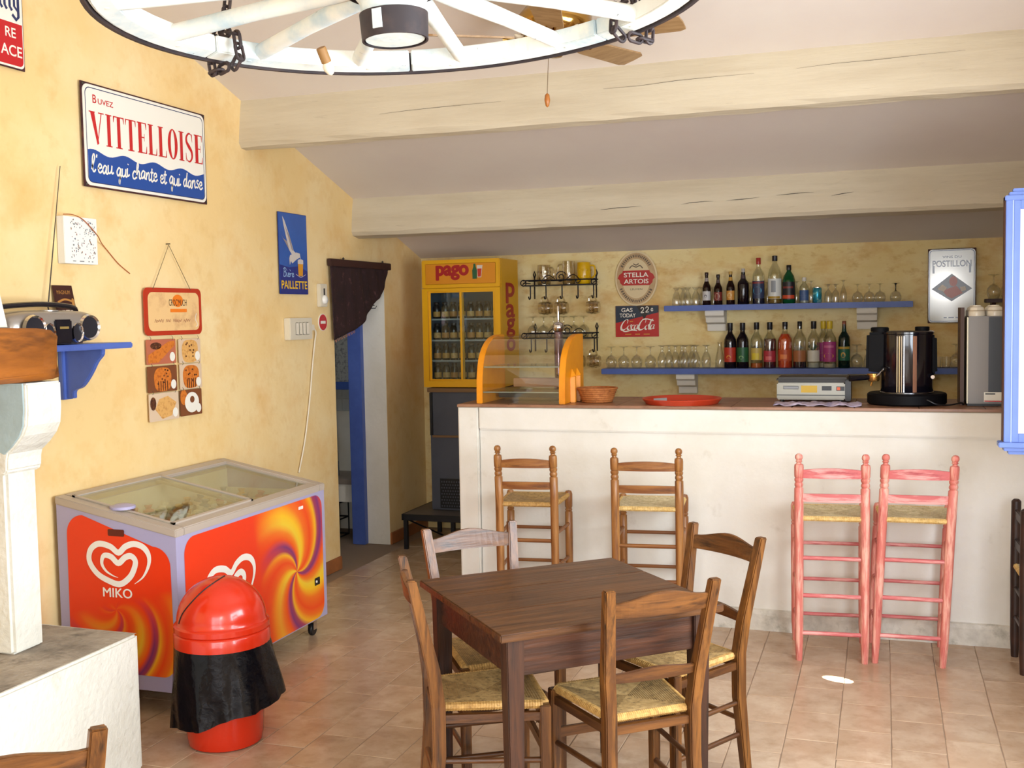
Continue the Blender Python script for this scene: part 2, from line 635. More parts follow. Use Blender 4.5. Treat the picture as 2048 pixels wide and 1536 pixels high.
mb = MB()
mb.box(-3.765, -3.66, DY1 - .055, DY1 + .03, 0, DZ)
mb.box(-3.765, -3.66, DY0 - .03, DY0 + .012, 0, DZ)
mb.box(-3.765, -3.66, DY0, DY1, DZ - .09, DZ)
door = structure('door_1', mb, M_blue, bevel=.004)
# ------------------------------------------------------------------ the bar counter
M_bar = mat('bar_limewash', 'E8E5DD', .82, var=[('DDD8CC', 2.0, .42, .72), ('BFB6A4', 6, .62, .9)], bump=(24, .16))
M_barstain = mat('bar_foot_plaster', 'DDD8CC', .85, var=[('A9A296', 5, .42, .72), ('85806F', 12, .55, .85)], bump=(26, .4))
M_top = mat('bar_top_tile', '8A6149', .35, var=[('A67B5F', 4, .4, .7), ('6E4A38', 9, .5, .8)])
BT = 1.19
BS = BT + .0006          # where things stand
bar = thing('bar_counter', 'long white plastered bar counter with a brown tiled top', 'bar counter', (-.6, 6.04, 0))
def L(mb, name, m, bevel=0, smooth=False, par=None):
    me = mb.mesh(name, m, bevel, smooth)
    me.transform(Matrix.Translation(-Vector((-.6, 6.04, 0))))
    return link(name, me, par or bar)
mb = MB()
mb.box(-2.19, XR - .01, 5.866, 6.44, .1, 1.05)
L(mb, 'counter_front', M_bar)
mb = MB()
mb.box(-2.19, XR - .01, 5.842, 6.455, 1.043, 1.178)
L(mb, 'ledge', M_bar, bevel=.008)
mb = MB()
mb.box(-2.316, -2.194, 5.842, 6.455, 0, 1.178)
L(mb, 'end_pilaster', M_bar, bevel=.008)
mb = MB()
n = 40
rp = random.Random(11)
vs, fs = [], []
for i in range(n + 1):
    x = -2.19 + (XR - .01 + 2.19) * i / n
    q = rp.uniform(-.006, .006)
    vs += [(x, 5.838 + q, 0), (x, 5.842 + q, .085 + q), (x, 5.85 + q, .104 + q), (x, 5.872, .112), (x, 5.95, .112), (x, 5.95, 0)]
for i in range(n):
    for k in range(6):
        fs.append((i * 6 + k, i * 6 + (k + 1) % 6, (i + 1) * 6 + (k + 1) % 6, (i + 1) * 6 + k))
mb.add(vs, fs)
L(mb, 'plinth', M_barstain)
# top tiles, laid along the counter
tile = MB().box(-.154, .154, -.131, .131, -.012, 0).mesh('tile', M_top, bevel=.003, seg=1)
mb = MB()
mb.box(-2.316, XR - .01, 5.836, 6.46, 1.172, 1.182)
bed = L(mb, 'worktop', M_grout)
for r, yy in enumerate((5.966, 6.231 - .001)):
    for i in range(11):
        x = -2.16 + .3105 * i
        if yy > 6.1:
            continue
        link('tile', tile, bed, (x + .6, yy - 6.04, BT))
mb = MB()
for i in range(11):
    x = -2.16 + .3105 * i
    mb.box(x - .154, x + .154, 6.1, 6.46, BT - .012, BT)
L(mb, 'rear_tile_row', M_top, par=bed)
mb = MB()
mb.box(-2.316, XR - .01, 5.833, 5.8365, 1.176, 1.188)
L(mb, 'front_trim', M_top)

# ------------------------------------------------------------------ stone fireplace at the left edge
M_stone = mat('white_hearth_plaster', 'D9D7CD', .9, var=[('CBC7BA', 3, .42, .72), ('BAB4A4', 10, .6, .85)], bump=(38, .6))
M_soot = mat('sooty_hearth_top', 'A59A8A', .95, var=[('6E6458', 5, .4, .7), ('3F3933', 9, .55, .8)], bump=(50, .5))
M_grey = mat('grey_blue_plaster', '9FB2B6', .9, var=[('8D9B9C', 4, .4, .7)], bump=(30, .3))
M_mantel = mat('varnished_mantel_oak', '7A4413', .38, var=[('A8621F', 3.2, .40, .66), ('3B1D08', 4.6, .55, .74)], bump=(22, .3), stretch=(2, .5, 2.4))
fp = thing('fireplace', 'white plastered corner fireplace with sooty hearth and oak mantel', 'fireplace', (-3.07, 2.7, 0))
def F(mb, name, m, bevel=0, smooth=False):
    me = mb.mesh(name, m, bevel, smooth)
    me.transform(Matrix.Translation(-Vector((-3.07, 2.7, 0))))
    return link(name, me, fp)
mb = MB()
r = random.Random(2)
pl = [(-3.478, 1.7), (-2.656, 1.7)] + [(-2.656 + r.uniform(-.006, .006), 1.7 + 1.68 * i / 8) for i in range(1, 8)] + [(-2.662, 3.392), (-2.675, 3.405), (-3.1, 3.418), (-3.478, 3.42)]
mb.prism(pl, 'z', 0, .522)
F(mb, 'hearth_base', M_stone, bevel=.012, smooth=True)
mb = MB()
n = 12
vs, fs = [], []
for i in range(n + 1):
    for j in range(n + 1):
        x = -3.47 + .80 * i / n
        y = 1.71 + 1.69 * j / n
        e = 1 if i in (0, n) or j in (0, n) else 0
        vs.append((x, y, .5225 + (0 if e else .004 + r.uniform(0, .005))))
for i in range(n):
    for j in range(n):
        a = i * (n + 1) + j
        fs.append((a, a + n + 1, a + n + 2, a + 1))
mb.add(vs, fs)
F(mb, 'hearth_top', M_soot, smooth=True)
mb = MB()
mb.slot = 0
mb.box(-3.478, -2.905, 3.034, 3.185, .524, 1.215)
F(mb, 'column', [M_stone], bevel=.012)
mb = MB()
prof = [(-3.478, 1.17), (-2.90, 1.17), (-2.887, 1.185), (-2.884, 1.225), (-2.878, 1.245), (-2.842, 1.275), (-2.81, 1.31), (-2.792, 1.345), (-2.786, 1.40), (-2.786, 1.492), (-3.478, 1.492)]
mb.prism(prof, 'y', 3.022, 3.192)
F(mb, 'corbel', M_stone, bevel=.006)
mb = MB()
mb.prism([(p[0] - .012, p[1]) for p in prof[4:]], 'y', 3.015, 3.0215)
F(mb, 'corbel_face', M_grey)
mb = MB()
vs, fs = [], []
ys = [1.7, 2.4, 2.9, 3.10, 3.17, 3.205]
sh = [0, 0, 0, .004, .012, .034]
for y, q in zip(ys, sh):
    for x, z in ((-3.3, 1.495 + q * .2), (-2.80, 1.495 + q * .3), (-2.776 - q, 1.515 + q), (-2.774 - q, 1.655 - q), (-2.80, 1.685 - q), (-3.3, 1.685 - q)):
        vs.append((x, y, z))
for i in range(len(ys) - 1):
    for k in range(6):
        fs.append((i * 6 + k, i * 6 + (k + 1) % 6, (i + 1) * 6 + (k + 1) % 6, (i + 1) * 6 + k))
fs += [tuple(range(6)), tuple(range(30, 36))]
mb.add(vs, fs)
F(mb, 'mantel_beam', M_mantel, bevel=.004, smooth=True)
mb = MB()
mb.prism([(-3.478, 1.686), (-2.852, 1.686), (-2.885, 1.83), (-3.02, 2.4), (-3.2, 3.1), (-3.478, 3.1)], 'y', 1.7, 3.02)
F(mb, 'hood', M_stone)
# ------------------------------------------------------------------ table and rush chairs
def wood(name, base, hi, lo, axis, rough=.38):
    st = {'x': (1.6, 22, 22), 'y': (22, 1.6, 22), 'z': (22, 22, 1.6)}[axis]
    return mat(name, base, rough, var=[(hi, 1.5, .42, .64), (lo, 2.6, .54, .72)], stretch=st, bump=(3, .18), spec=.5)
W_z = wood('stained_wood_upright', '522F11', '7C4E20', '281607', 'z')
W_x = wood('stained_wood_rail', '4C2B10', '70451D', '251307', 'x')
W_y = wood('stained_wood_side_rail', '442610', '663E1B', '221107', 'y')
T_top = wood('table_top_wood', '43260F', '5C3819', '281507', 'x', .34)
T_leg = wood('table_leg_wood', '2E180E', '452614', '180C07', 'z', .42)
T_ap = wood('table_apron_wood', '381E12', '502D1A', '1E0F08', 'x', .36)
W_worn = mat('worn_bare_wood', 'A97A4A', .6, var=[('C79A66', 30, .45, .7)])
RUSH = mat('woven_rush', '957748', .78, var=[('AE8F5C', 40, .42, .66), ('57452A', 60, .50, .76)])
RUSH_E = mat('rush_edge', 'A98144', .65, var=[('C79E5C', 50, .4, .66), ('76562A', 70, .5, .78)])
RUSH_P = mat('pale_woven_rush', 'BFAE86', .8, var=[('D8C9A4', 40, .42, .66), ('8F7E58', 60, .52, .78)])
RUSH_PE = mat('pale_rush_edge', 'CDA964', .7, var=[('E2C384', 50, .4, .66), ('9A7A44', 70, .52, .8)])

def rush_seat(root, corners, z, mats, dish=.012, rings=22, edge_r=.014):
    """woven seat: concentric strands that meet on the diagonals, and rush wound round the four rails"""
    c = [Vector((p[0], p[1], 0)) for p in corners]
    ctr = sum(c, Vector()) / 4
    mb = MB()
    vs, fs = [], []
    for k in range(2 * rings + 1):
        t = 1 - k / (2 * rings)
        zz = z + (.0012 if k % 2 else 0) - dish * (1 - t * t)
        for p in c:
            q = ctr + (p - ctr) * max(t, .02)
            vs.append((q.x, q.y, zz))
    for k in range(2 * rings):
        for j in range(4):
            fs.append((k * 4 + j, k * 4 + (j + 1) % 4, (k + 1) * 4 + (j + 1) % 4, (k + 1) * 4 + j))
    fs.append(tuple(range(8 * rings, 8 * rings + 4)))
    vs2 = [(v[0], v[1], z - 2 * edge_r + .003) for v in vs[:4]]
    mb.add(vs, fs)
    mb.add(vs2, [(3, 2, 1, 0)])
    s = mb.build('seat', mats[0], root)
    mb = MB()
    for j in range(4):
        a, b = c[j], c[(j + 1) % 4]
        m = 36
        path, rad = [], []
        for i in range(2 * m + 1):
            p = a.lerp(b, .03 + .94 * i / (2 * m))
            path.append((p.x, p.y, z - edge_r + .002))
            rad.append(edge_r * (1.04 if i % 2 else .93))
        mb.tube(path, edge_r, 7, radii=rad)
    mb.build('seat_edge', mats[1], s)
    return s

AS, AT, AB, KT, D, FW, HT = .146, .180, .152, .080, .338, .186, .878
def post_mb(sx):
    """rear post: leg, then a back that rakes and splays"""
    mb = MB()
    P = [(AB * sx, -D / 2 - .030, 0), (AS * sx, -D / 2, .30), (AS * sx, -D / 2, .46), ((AS + .010) * sx, -D / 2 - .014, .58), (AT * sx, -D / 2 - KT, HT)]
    W = [(.016, .017), (.019, .021), (.0195, .022), (.0195, .021), (.0175, .0155)]
    vs = []
    for (x, y, z), (a, b) in zip(P, W):
        vs += [(x - a, y - b, z), (x + a, y - b, z), (x + a, y + b, z), (x - a, y + b, z)]
    fs = [(3, 2, 1, 0), (16, 17, 18, 19)]
    for i in range(4):
        for j in range(4):
            fs.append((i * 4 + j, i * 4 + (j + 1) % 4, (i + 1) * 4 + (j + 1) % 4, (i + 1) * 4 + j))
    return mb.add(vs, fs)
def back_at(z):
    """x half-width and y of the back at height z"""
    t = (z - .58) / (HT - .58)
    if t < 0:
        u = (z - .46) / .12
        return AS + .010 * u, -D / 2 - .014 * u
    return AS + .010 + (AT - AS - .010) * t, -D / 2 - .014 - (KT - .014) * t
def slat_mb(z0, z1, arch, bow=.022, th=.008):
    """a curved rail between the posts, its top edge arched"""
    mb = MB()
    n = 14
    vs, fs = [], []
    for i in range(n + 1):
        t = -1 + 2 * i / n
        h0, y0 = back_at(z0)
        h1, y1 = back_at(z1)
        b = bow * (1 - t * t)
        up = arch * (.5 + .5 * math.cos(PI * t))
        for (hw, y, z) in ((h0, y0, z0), (h1, y1, z1 + up)):
            x = (hw - .012) * t
            vs += [(x, y - b - th, z), (x, y - b + th, z)]
    for i in range(n):
        a, c = i * 4, (i + 1) * 4
        fs += [(a, c, c + 1, a + 1), (a + 2, a + 3, c + 3, c + 2), (a, a + 2, c + 2, c), (a + 1, c + 1, c + 3, a + 3)]
    fs += [(0, 1, 3, 2), (n * 4, n * 4 + 2, n * 4 + 3, n * 4 + 1)]
    return mb.add(vs, fs)
def make_chair(label, loc, yaw):
    t = thing('dining_chair', label, 'chair', loc, (0, 0, yaw), 'rush seat chairs')
    for sx in (-1, 1):
        post_mb(sx).build('back_post', W_z, t, bevel=.004)
        mb = MB()
        a = .0175
        mb.hexa([(FW * sx - a * .85, D / 2 - a * .85, 0), (FW * sx + a * .85, D / 2 - a * .85, 0), (FW * sx + a * .85, D / 2 + a * .85, 0), (FW * sx - a * .85, D / 2 + a * .85, 0)],
                [(FW * sx - a, D / 2 - a, .452), (FW * sx + a, D / 2 - a, .452), (FW * sx + a, D / 2 + a, .452), (FW * sx - a, D / 2 + a, .452)])
        mb.build('front_leg', W_z, t, bevel=.003)
    slat_mb(.785, .835, .026).build('top_rail', W_x, t, bevel=.002)
    slat_mb(.570, .600, .012, .014).build('lower_rail', W_x, t, bevel=.002)
    i = .012
    rush_seat(t, [(-AS + i, -D / 2 + .012), (AS - i, -D / 2 + .012), (FW - .004, D / 2 + .004), (-FW + .004, D / 2 + .004)], .463, (RUSH, RUSH_E))
    mb = MB()
    mb.obox(Matrix.Translation((0, -D / 2, .418)), AS - .01, .010, .014)
    mb.build('seat_rail', W_x, t, bevel=.002)
    mb = MB()
    mb.obox(Matrix.Translation((0, D / 2, .412)), FW - .012, .010, .016)
    mb.build('seat_rail', W_x, t, bevel=.002)
    for sx in (-1, 1):
        mb = MB()
        p, q = Vector((AS * sx, -D / 2 + .01, .418)), Vector((FW * sx, D / 2 - .01, .418))
        mb.hexa([(p.x - .009, p.y, p.z - .015), (p.x + .009, p.y, p.z - .015), (q.x + .009, q.y, q.z - .015), (q.x - .009, q.y, q.z - .015)],
                [(p.x - .009, p.y, p.z + .012), (p.x + .009, p.y, p.z + .012), (q.x + .009, q.y, q.z + .012), (q.x - .009, q.y, q.z + .012)])
        mb.build('seat_rail', W_y, t)
        for z in (.16, .28):
            MB().rod((AS * sx, -D / 2 - .01, z), (FW * sx, D / 2, z - .01), .0095, n=9).build('stretcher', W_y, t, smooth=True)
    MB().obox(Matrix.Translation((0, D / 2, .30)), FW - .01, .007, .017).build('stretcher', W_x, t, bevel=.002)
    MB().rod((-AS, -D / 2 - .012, .21), (AS, -D / 2 - .012, .21), .0095, n=9).build('stretcher', W_x, t, smooth=True)
    return t
R = math.radians
chair0 = make_chair('dark wooden rush chair in front, its back towards the camera', (-.787, 3.426, 0), R(39.3))
dup(chair0, (-1.262, 3.366, 0), (0, 0, R(-61.2)), 'dark wooden rush chair at the left side of the table, seen edge-on')
dup(chair0, (-.714, 3.917, 0), (0, 0, R(141.3)), 'dark wooden rush chair at the right side of the table, facing left')
dup(chair0, (-1.372, 3.792, 0), (0, 0, R(221.8)), 'dark wooden rush chair behind the table, nearest the yellow fridge')
dup(chair0, (-1.815, 1.818, 0), (0, 0, R(49)), 'dark chair back cut off at the lower left corner by the hearth')

tb = thing('table', 'square dark brown wooden table with worn edges amid the chairs', 'table', (-1.035, 3.558, 0), (0, 0, R(41.7)))
TX, TY = .392, .384
# the top is three boards
for i in range(3):
    a, b = -TY + 2 * TY * i / 3, -TY + 2 * TY * (i + 1) / 3
    MB().box(-TX, TX, a + .0006, b - .0006, .724, .75).build('plank', T_top, tb, bevel=.0035)
for sx in (-1, 1):
    for sy in (-1, 1):
        a, b = .029, .021
        x, y = sx * (TX - .062), sy * (TY - .062)
        MB().hexa([(x - b, y - b, 0), (x + b, y - b, 0), (x + b, y + b, 0), (x - b, y + b, 0)], [(x - a, y - a, .724), (x + a, y - a, .724), (x + a, y + a, .724), (x - a, y + a, .724)]).build('leg', T_leg, tb, bevel=.003)
for sy in (-1, 1):
    y = sy * (TY - .062)
    MB().box(-TX + .085, TX - .085, y - .012, y + .012, .600, .724).build('apron', T_ap, tb, bevel=.003)
for sx in (-1, 1):
    x = sx * (TX - .062)
    MB().box(x - .012, x + .012, -TY + .085, TY - .085, .600, .724).build('apron', T_ap, tb, bevel=.003)

# ------------------------------------------------------------------ bar stools
S_z = wood('honey_wood_upright', '86542A', 'AE7A42', '5E3718', 'z', .38)
S_x = wood('honey_wood_rail', '7C4A24', '9E6A36', '553216', 'x', .42)
P_z = mat('pink_paint_upright', 'CE7468', .55, var=[('E8AC9A', 2.2, .46, .60), ('B5524C', 3, .54, .72)], stretch=(20, 20, 2))
P_x = mat('pink_paint_rail', 'C86868', .55, var=[('E6A29C', 2.2, .46, .60), ('A8444A', 3, .54, .72)], stretch=(2, 20, 20))
POST = [(.0145, 0), (.0155, .02), (.0195, .10), (.0215, .45), (.0222, .72), (.0218, .842), (.0165, .848), (.0205, .856), (.0205, .864), (.0165, .872), (.0208, .880),
        (.0215, .888), (.0175, .893), (.0215, .90), (.0222, .945), (.0205, .958), (.012, .963), (.0105, .969), (.0165, .974), (.0115, .979), (.0165, .985), (.0185, .993), (.0165, 1.003), (.010, 1.010), (.001, 1.012)]
FPOST = [(.0145, 0), (.0195, .10), (.0215, .45), (.0212, .598), (.0165, .604), (.0205, .612), (.0165, .620), (.0212, .630), (.0218, .70), (.016, .716), (.001, .720)]
def make_stool(name, label, loc, yaw, mz, mx, rush, group, w=.1525, dep=.335, shear=0, lean=.03, fw=.165):
    t = thing(name, label, 'bar stool', loc, (0, 0, yaw), group)
    H = 1.012
    def bend(me, x0, y0, ty, tx):
        for v in me.vertices:
            k = v.co.z / H
            v.co.x += x0 + tx * k
            v.co.y += y0 + ty * max(0, k - .7) / .3 * 1.0
    def at(sx, z, rear=True):
        k = z / H
        if rear:
            return (sx * w + shear * k, -dep / 2 - lean * max(0, k - .7) / .3, z)
        return (sx * fw + shear * k, dep / 2, z)
    for sx in (-1, 1):
        me = MB().lathe(POST, 14).mesh('back_post', mz, smooth=True)
        bend(me, sx * w, -dep / 2, -lean, shear)
        link('back_post', me, t)
        me = MB().lathe(FPOST, 14).mesh('front_leg', mz, smooth=True)
        bend(me, sx * fw, dep / 2, 0, shear)
        link('front_leg', me, t)
    for z0, z1, ar in ((.893, .931, .012), (.778, .816, .003)):
        mb = MB()
        n = 10
        vs, fs = [], []
        for i in range(n + 1):
            u = -1 + 2 * i / n
            for z, up in ((z0, 0), (z1, ar * (1 - u * u))):
                p = at(1, z)
                sh = shear * z / H
                y = p[1] - .016 * (1 - u * u)
                x = sh + (w - .008) * u
                vs += [(x, y - .006, z + up), (x, y + .006, z + up)]
        for i in range(n):
            a, c = i * 4, (i + 1) * 4
            fs += [(a, c, c + 1, a + 1), (a + 2, a + 3, c + 3, c + 2), (a, a + 2, c + 2, c), (a + 1, c + 1, c + 3, a + 3)]
        fs += [(0, 1, 3, 2), (n * 4, n * 4 + 2, n * 4 + 3, n * 4 + 1)]
        mb.add(vs, fs)
        mb.build('back_slat', mx, t)
    sh = shear * .7 / H
    rush_seat(t, [(-w + sh, -dep / 2), (w + sh, -dep / 2), (fw + sh, dep / 2), (-fw + sh, dep / 2)], .706, rush, dish=.014, edge_r=.013)
    for z in (.503, .320, .136):
        MB().rod(at(-1, z), at(1, z), .0105, n=9).build('rung', mx, t, smooth=True)
    for z in (.508, .322, .140):
        MB().rod(at(-1, z, False), at(1, z, False), .0095, n=9).build('rung', mx, t, smooth=True)
    for sx in (-1, 1):
        for z in (.535, .352, .168):
            MB().rod(at(sx, z), at(sx, z, False), .0095, n=9).build('rung', mx, t, smooth=True)
    return t
make_stool('bar_stool', 'honey brown wooden bar stool nearest the left end of the bar', (-1.80, 5.625, 0), R(6), S_z, S_x, (RUSH, RUSH_E), 'brown bar stools', w=.148)
make_stool('bar_stool', 'honey brown wooden bar stool with a pale rush seat behind the table', (-1.157, 5.632, 0), R(6), S_z, S_x, (RUSH_P, RUSH_PE), 'brown bar stools', w=.163)
make_stool('bar_stool', 'pink painted bar stool standing upright, left of the pink pair', (-.247, 5.565, 0), R(5), P_z, P_x, (RUSH_P, RUSH_PE), 'pink bar stools', w=.152)
make_stool('bar_stool', 'pink painted bar stool leaning to the right, right of the pink pair', (.112, 5.610, 0), R(1.5), P_z, P_x, (RUSH_P, RUSH_PE), 'pink bar stools', w=.152, shear=.047)

# the dark seat cut off by the right edge of the picture
DK = mat('blackened_wood', '2B1A14', .45, var=[('45281C', 8, .45, .7)])
t = thing('chair', 'dark wooden chair with pale rungs cut off by the right edge', 'chair', (.76, 5.58, 0), (0, 0, R(-88)))
for sx, sy, h in ((-1, -1, .77), (1, -1, .77), (-1, 1, .47), (1, 1, .47)):
    MB().lathe([(.017, 0), (.022, .1), (.024, h * .6), (.022, h - .01), (.012, h)], 12, (sx * .14, sy * .15, 0)).build('leg', DK, t, smooth=True)
for z in (.56, .70):
    MB().box(-.13, .13, -.158, -.142, z - .022, z + .022).build('back_slat', DK, t, bevel=.003)
rush_seat(t, [(-.14, -.15), (.14, -.15), (.14, .15), (-.14, .15)], .46, (RUSH_P, RUSH_PE))
for z in (.16, .30):
    for sx in (-1, 1):
        MB().rod((sx * .14, -.15, z), (sx * .14, .15, z), .010).build('rung', RUSH_PE, t, smooth=True)
        MB().rod((-.14, sx * .15, z + .04), (.14, sx * .15, z + .04), .010).build('rung', DK, t, smooth=True)
# ------------------------------------------------------------------ ice-cream freezer
FX0, FX1, FY0, FY1 = -3.452, -2.837, 3.889, 5.19
FZ0, FZB, FZF = .105, .935, .815          # underside, top at the wall, top at the front
M_lilac = mat('lilac_grey_enamel', 'A8A3C4', .35)
M_rim = mat('freezer_rim_plastic', 'B4A79A', .4)
M_liner = mat('freezer_liner', 'E4DFD0', .5)
M_black = mat('black_plastic', '141418', .4)
M_chrome = mat('chrome', 'D8D8DC', .12, metal=1)
M_logo = mat('logo_white', 'F2EFE6', .4)
G_lid = glass('lid_glass', 'EDF2EC', edge=.45, base=.07)

def swirl_mat(name, cx, cy, warp, corner):
    """printed decal: red-orange field with a yellow, purple and orange whirl (flat print in the decal's own x/y)"""
    m = bpy.data.materials.new(name)
    m.use_nodes = True
    nt, N, L, b = nodes_of(m)
    b.inputs['Roughness'].default_value = .32
    tc = N.new('ShaderNodeTexCoord')
    sx = N.new('ShaderNodeSeparateXYZ')
    L.new(tc.outputs['Object'], sx.inputs[0])
    def M(op, a, c=None, d=None):
        n = N.new('ShaderNodeMath')
        n.operation = op
        for i, v in enumerate((a, c, d)):
            if v is None:
                continue
            if isinstance(v, (int, float)):
                n.inputs[i].default_value = v
            else:
                L.new(v, n.inputs[i])
        return n.outputs[0]
    dx, dy = M('SUBTRACT', sx.outputs[0], cx), M('SUBTRACT', sx.outputs[1], cy)
    rr = M('SQRT', M('ADD', M('MULTIPLY', dx, dx), M('MULTIPLY', dy, dy)))
    an = M('ARCTAN2', dy, dx)
    ph = M('ADD', an, M('MULTIPLY', rr, warp))
    fr = M('FRACT', M('MULTIPLY', ph, 3 / (2 * PI)))
    cr = N.new('ShaderNodeValToRGB')
    e = cr.color_ramp
    cols = [(0, 'EF4A12'), (.16, 'F2711A'), (.30, 'F6C21E'), (.40, 'EFC833'), (.50, 'F0821C'), (.60, 'EE5414'), (.70, '7C2F6E'), (.78, 'A33B55'), (.84, 'F3B21E'), (.92, 'F2701A'), (1, 'EF4A12')]
    e.elements[0].position, e.elements[0].color = 0, srgb(cols[0][1])
    e.elements[1].position, e.elements[1].color = 1, srgb(cols[-1][1])
    for p, c in cols[1:-1]:
        q = e.elements.new(p)
        q.color = srgb(c)
    L.new(fr, cr.inputs[0])
    # the whirl covers only its own corner of the print
    ax = M('ADD', M('MULTIPLY', sx.outputs[0], corner[0]), M('MULTIPLY', sx.outputs[1], corner[1]))
    k = N.new('ShaderNodeMapRange')
    L.new(ax, k.inputs[0])
    k.inputs[1].default_value, k.inputs[2].default_value = corner[2], corner[3]
    base = N.new('ShaderNodeMix')
    base.data_type = 'RGBA'
    base.inputs['A'].default_value = srgb('E8380E')
    L.new(k.outputs[0], base.inputs['Factor'])
    L.new(cr.outputs[0], base.inputs['B'])
    L.new(base.outputs['Result'], b.inputs['Base Color'])
    return m

fz = thing('ice_cream_freezer', 'orange and lilac ice cream chest freezer with glass lids against the wall', 'freezer', (0, 0, 0))
def topz(x):
    return FZB + (FZF - FZB) * (x - FX0) / (FX1 - FX0)
mb = MB()
T = .045
def wallp(x0, x1, y0, y1):
    mb.hexa([(x0, y0, FZ0), (x1, y0, FZ0), (x1, y1, FZ0), (x0, y1, FZ0)], [(x0, y0, topz(x0) - .035), (x1, y0, topz(x1) - .035), (x1, y1, topz(x1) - .035), (x0, y1, topz(x0) - .035)])
wallp(FX0, FX1, FY0, FY0 + T)
wallp(FX0, FX1, FY1 - T, FY1)
wallp(FX0, FX0 + T, FY0 + T, FY1 - T)
wallp(FX1 - T, FX1, FY0 + T, FY1 - T)
mb.slot = 1
mb.box(FX0 + T, FX1 - T, FY0 + T, FY1 - T, FZ0, FZ0 + .05)
for a in ((FX0 + T, FX0 + T + .004, FY0 + T, FY1 - T), (FX1 - T - .004, FX1 - T, FY0 + T, FY1 - T), (FX0 + T, FX1 - T, FY0 + T, FY0 + T + .004), (FX0 + T, FX1 - T, FY1 - T - .004, FY1 - T)):
    mb.box(a[0], a[1], a[2], a[3], FZ0 + .05, topz(a[1]) - .04)
mb.build('cabinet', [M_lilac, M_liner], fz)
# sloping rim frame
mb = MB()
def rim(x0, x1, y0, y1, t0=-.035, t1=0):
    mb.hexa([(x0, y0, topz(x0) + t0), (x1, y0, topz(x1) + t0), (x1, y1, topz(x1) + t0), (x0, y1, topz(x0) + t0)],
            [(x0, y0, topz(x0) + t1), (x1, y0, topz(x1) + t1), (x1, y1, topz(x1) + t1), (x0, y1, topz(x0) + t1)])
e = .004
rim(FX0 - e, FX1 + e, FY0 - e, FY0 + .055)
rim(FX0 - e, FX1 + e, FY1 - .055, FY1 + e)
rim(FX0 - e, FX0 + .055, FY0 + .055, FY1 - .055)
rim(FX1 - .055, FX1 + e, FY0 + .055, FY1 - .055)
mb.build('rim', M_rim, fz, bevel=.004)
ym = (FY0 + FY1) / 2
for nm, ya, yb, off in (('glass_lid', FY0 + .05, ym + .03, .004), ('glass_lid', ym - .03, FY1 - .05, -.010)):
    mb = MB()
    rim(FX0 + .05, FX1 - .05, ya, yb, off - .006, off)
    lid = mb.build(nm, G_lid, fz)
    mb = MB()
    rim(FX0 + .045, FX1 - .045, ya, ya + .016, off - .008, off + .004)
    rim(FX0 + .045, FX1 - .045, yb - .016, yb, off - .008, off + .004)
    rim(FX0 + .045, FX0 + .06, ya, yb, off - .008, off + .004)
    rim(FX1 - .06, FX1 - .045, ya, yb, off - .008, off + .004)
    mb.build('lid_frame', M_rim, lid)
mb = MB()
mb.lathe([(.055, 0), (.055, .012), (.03, .02), (.001, .021)], 18, (-3.16, FY0 + .075, topz(-3.16) + .002))
mb.build('lid_grip', M_lilac, fz, smooth=True)
# castors
for x in (FX0 + .08, FX1 - .06):
    for y in (FY0 + .1, FY1 - .06):
        mb = MB()
        mb.lathe([(.030, -.011), (.034, -.006), (.034, .006), (.030, .011)], 16, m=Matrix.Translation((x, y, .034)) @ Matrix.Rotation(PI / 2, 4, 'Y'))
        c = mb.build('castor', M_black, fz, smooth=True)
        mb = MB()
        mb.prism([(y - .018, .034), (y + .018, .034), (y + .014, .105), (y - .014, .105)], 'x', x + .014, x + .018)
        mb.prism([(y - .018, .034), (y + .018, .034), (y + .014, .105), (y - .014, .105)], 'x', x - .018, x - .014)
        mb.build('fork', M_chrome, c)

# printed panels: each a thin plate with its own local x (right) and y (up)
def decal(w, h, loc, rot, m):
    f = Flat()
    p = rrect(w, h, .075, n=8)
    f.poly(p, .0015)
    o = f.build('printed_panel', m, fz)
    o.location, o.rotation_euler = loc, rot
    return o
ex, ez = (-3.404 - 2.862) / 2, (.855 + .16) / 2
# end panel: its top edge follows the sloping rim
f = Flat()
pw, x0, x1 = .542, -.271, .271
def zz(u):
    return (topz(ex + u) - .068) - .47
q = []
for (cx, cy, a0, a1, r) in ((x1 - .09, zz(x1) - .10, 0, 90, .085), (x0 + .09, zz(x0) - .085, 90, 180, .085), (x0 + .06, -.30 + .06, 180, 270, .06), (x1 - .06, -.30 + .06, 270, 360, .06)):
    q += ell(r, r, cx, cy, 8, a0, a1)
f.poly(q, .0015)
M_sw1 = swirl_mat('swirl_print_end', -.02, -.02, 9, (.25, -1, -.02, .22))
pe = f.build('printed_panel', M_sw1, fz)
pe.location, pe.rotation_euler = (ex, FY0, .47), ON_BACK
M_sw2 = swirl_mat('swirl_print_long', .33, -.03, -4, (1, .15, -.02, .24))
pl = decal(1.215, .655, (FX1, 4.551, .438), ON_LEFT, M_sw2)
HEART = [(-3.052, .569), (-3.006, .603), (-2.976, .655), (-2.974, .699), (-3.0, .732), (-3.047, .744), (-3.092, .73), (-3.129, .702), (-3.171, .727), (-3.231, .736), (-3.274, .708), (-3.283, .657), (-3.245, .605), (-3.186, .576),
         (-3.127, .564), (-3.076, .596), (-3.051, .635), (-3.043, .67), (-3.064, .69), (-3.095, .683), (-3.132, .656), (-3.168, .682), (-3.206, .685), (-3.218, .651), (-3.199, .62), (-3.166, .601), (-3.135, .592)]
hw = lambda t: .0265 * min(1, t * 7 + .05) * min(1, (1 - t) * 5 + .04)
f = Flat()
f.stroke([(x - ex, z - .47) for x, z in HEART], 1, .0035, w2=hw)
f.build('heart_logo', M_logo, pe)
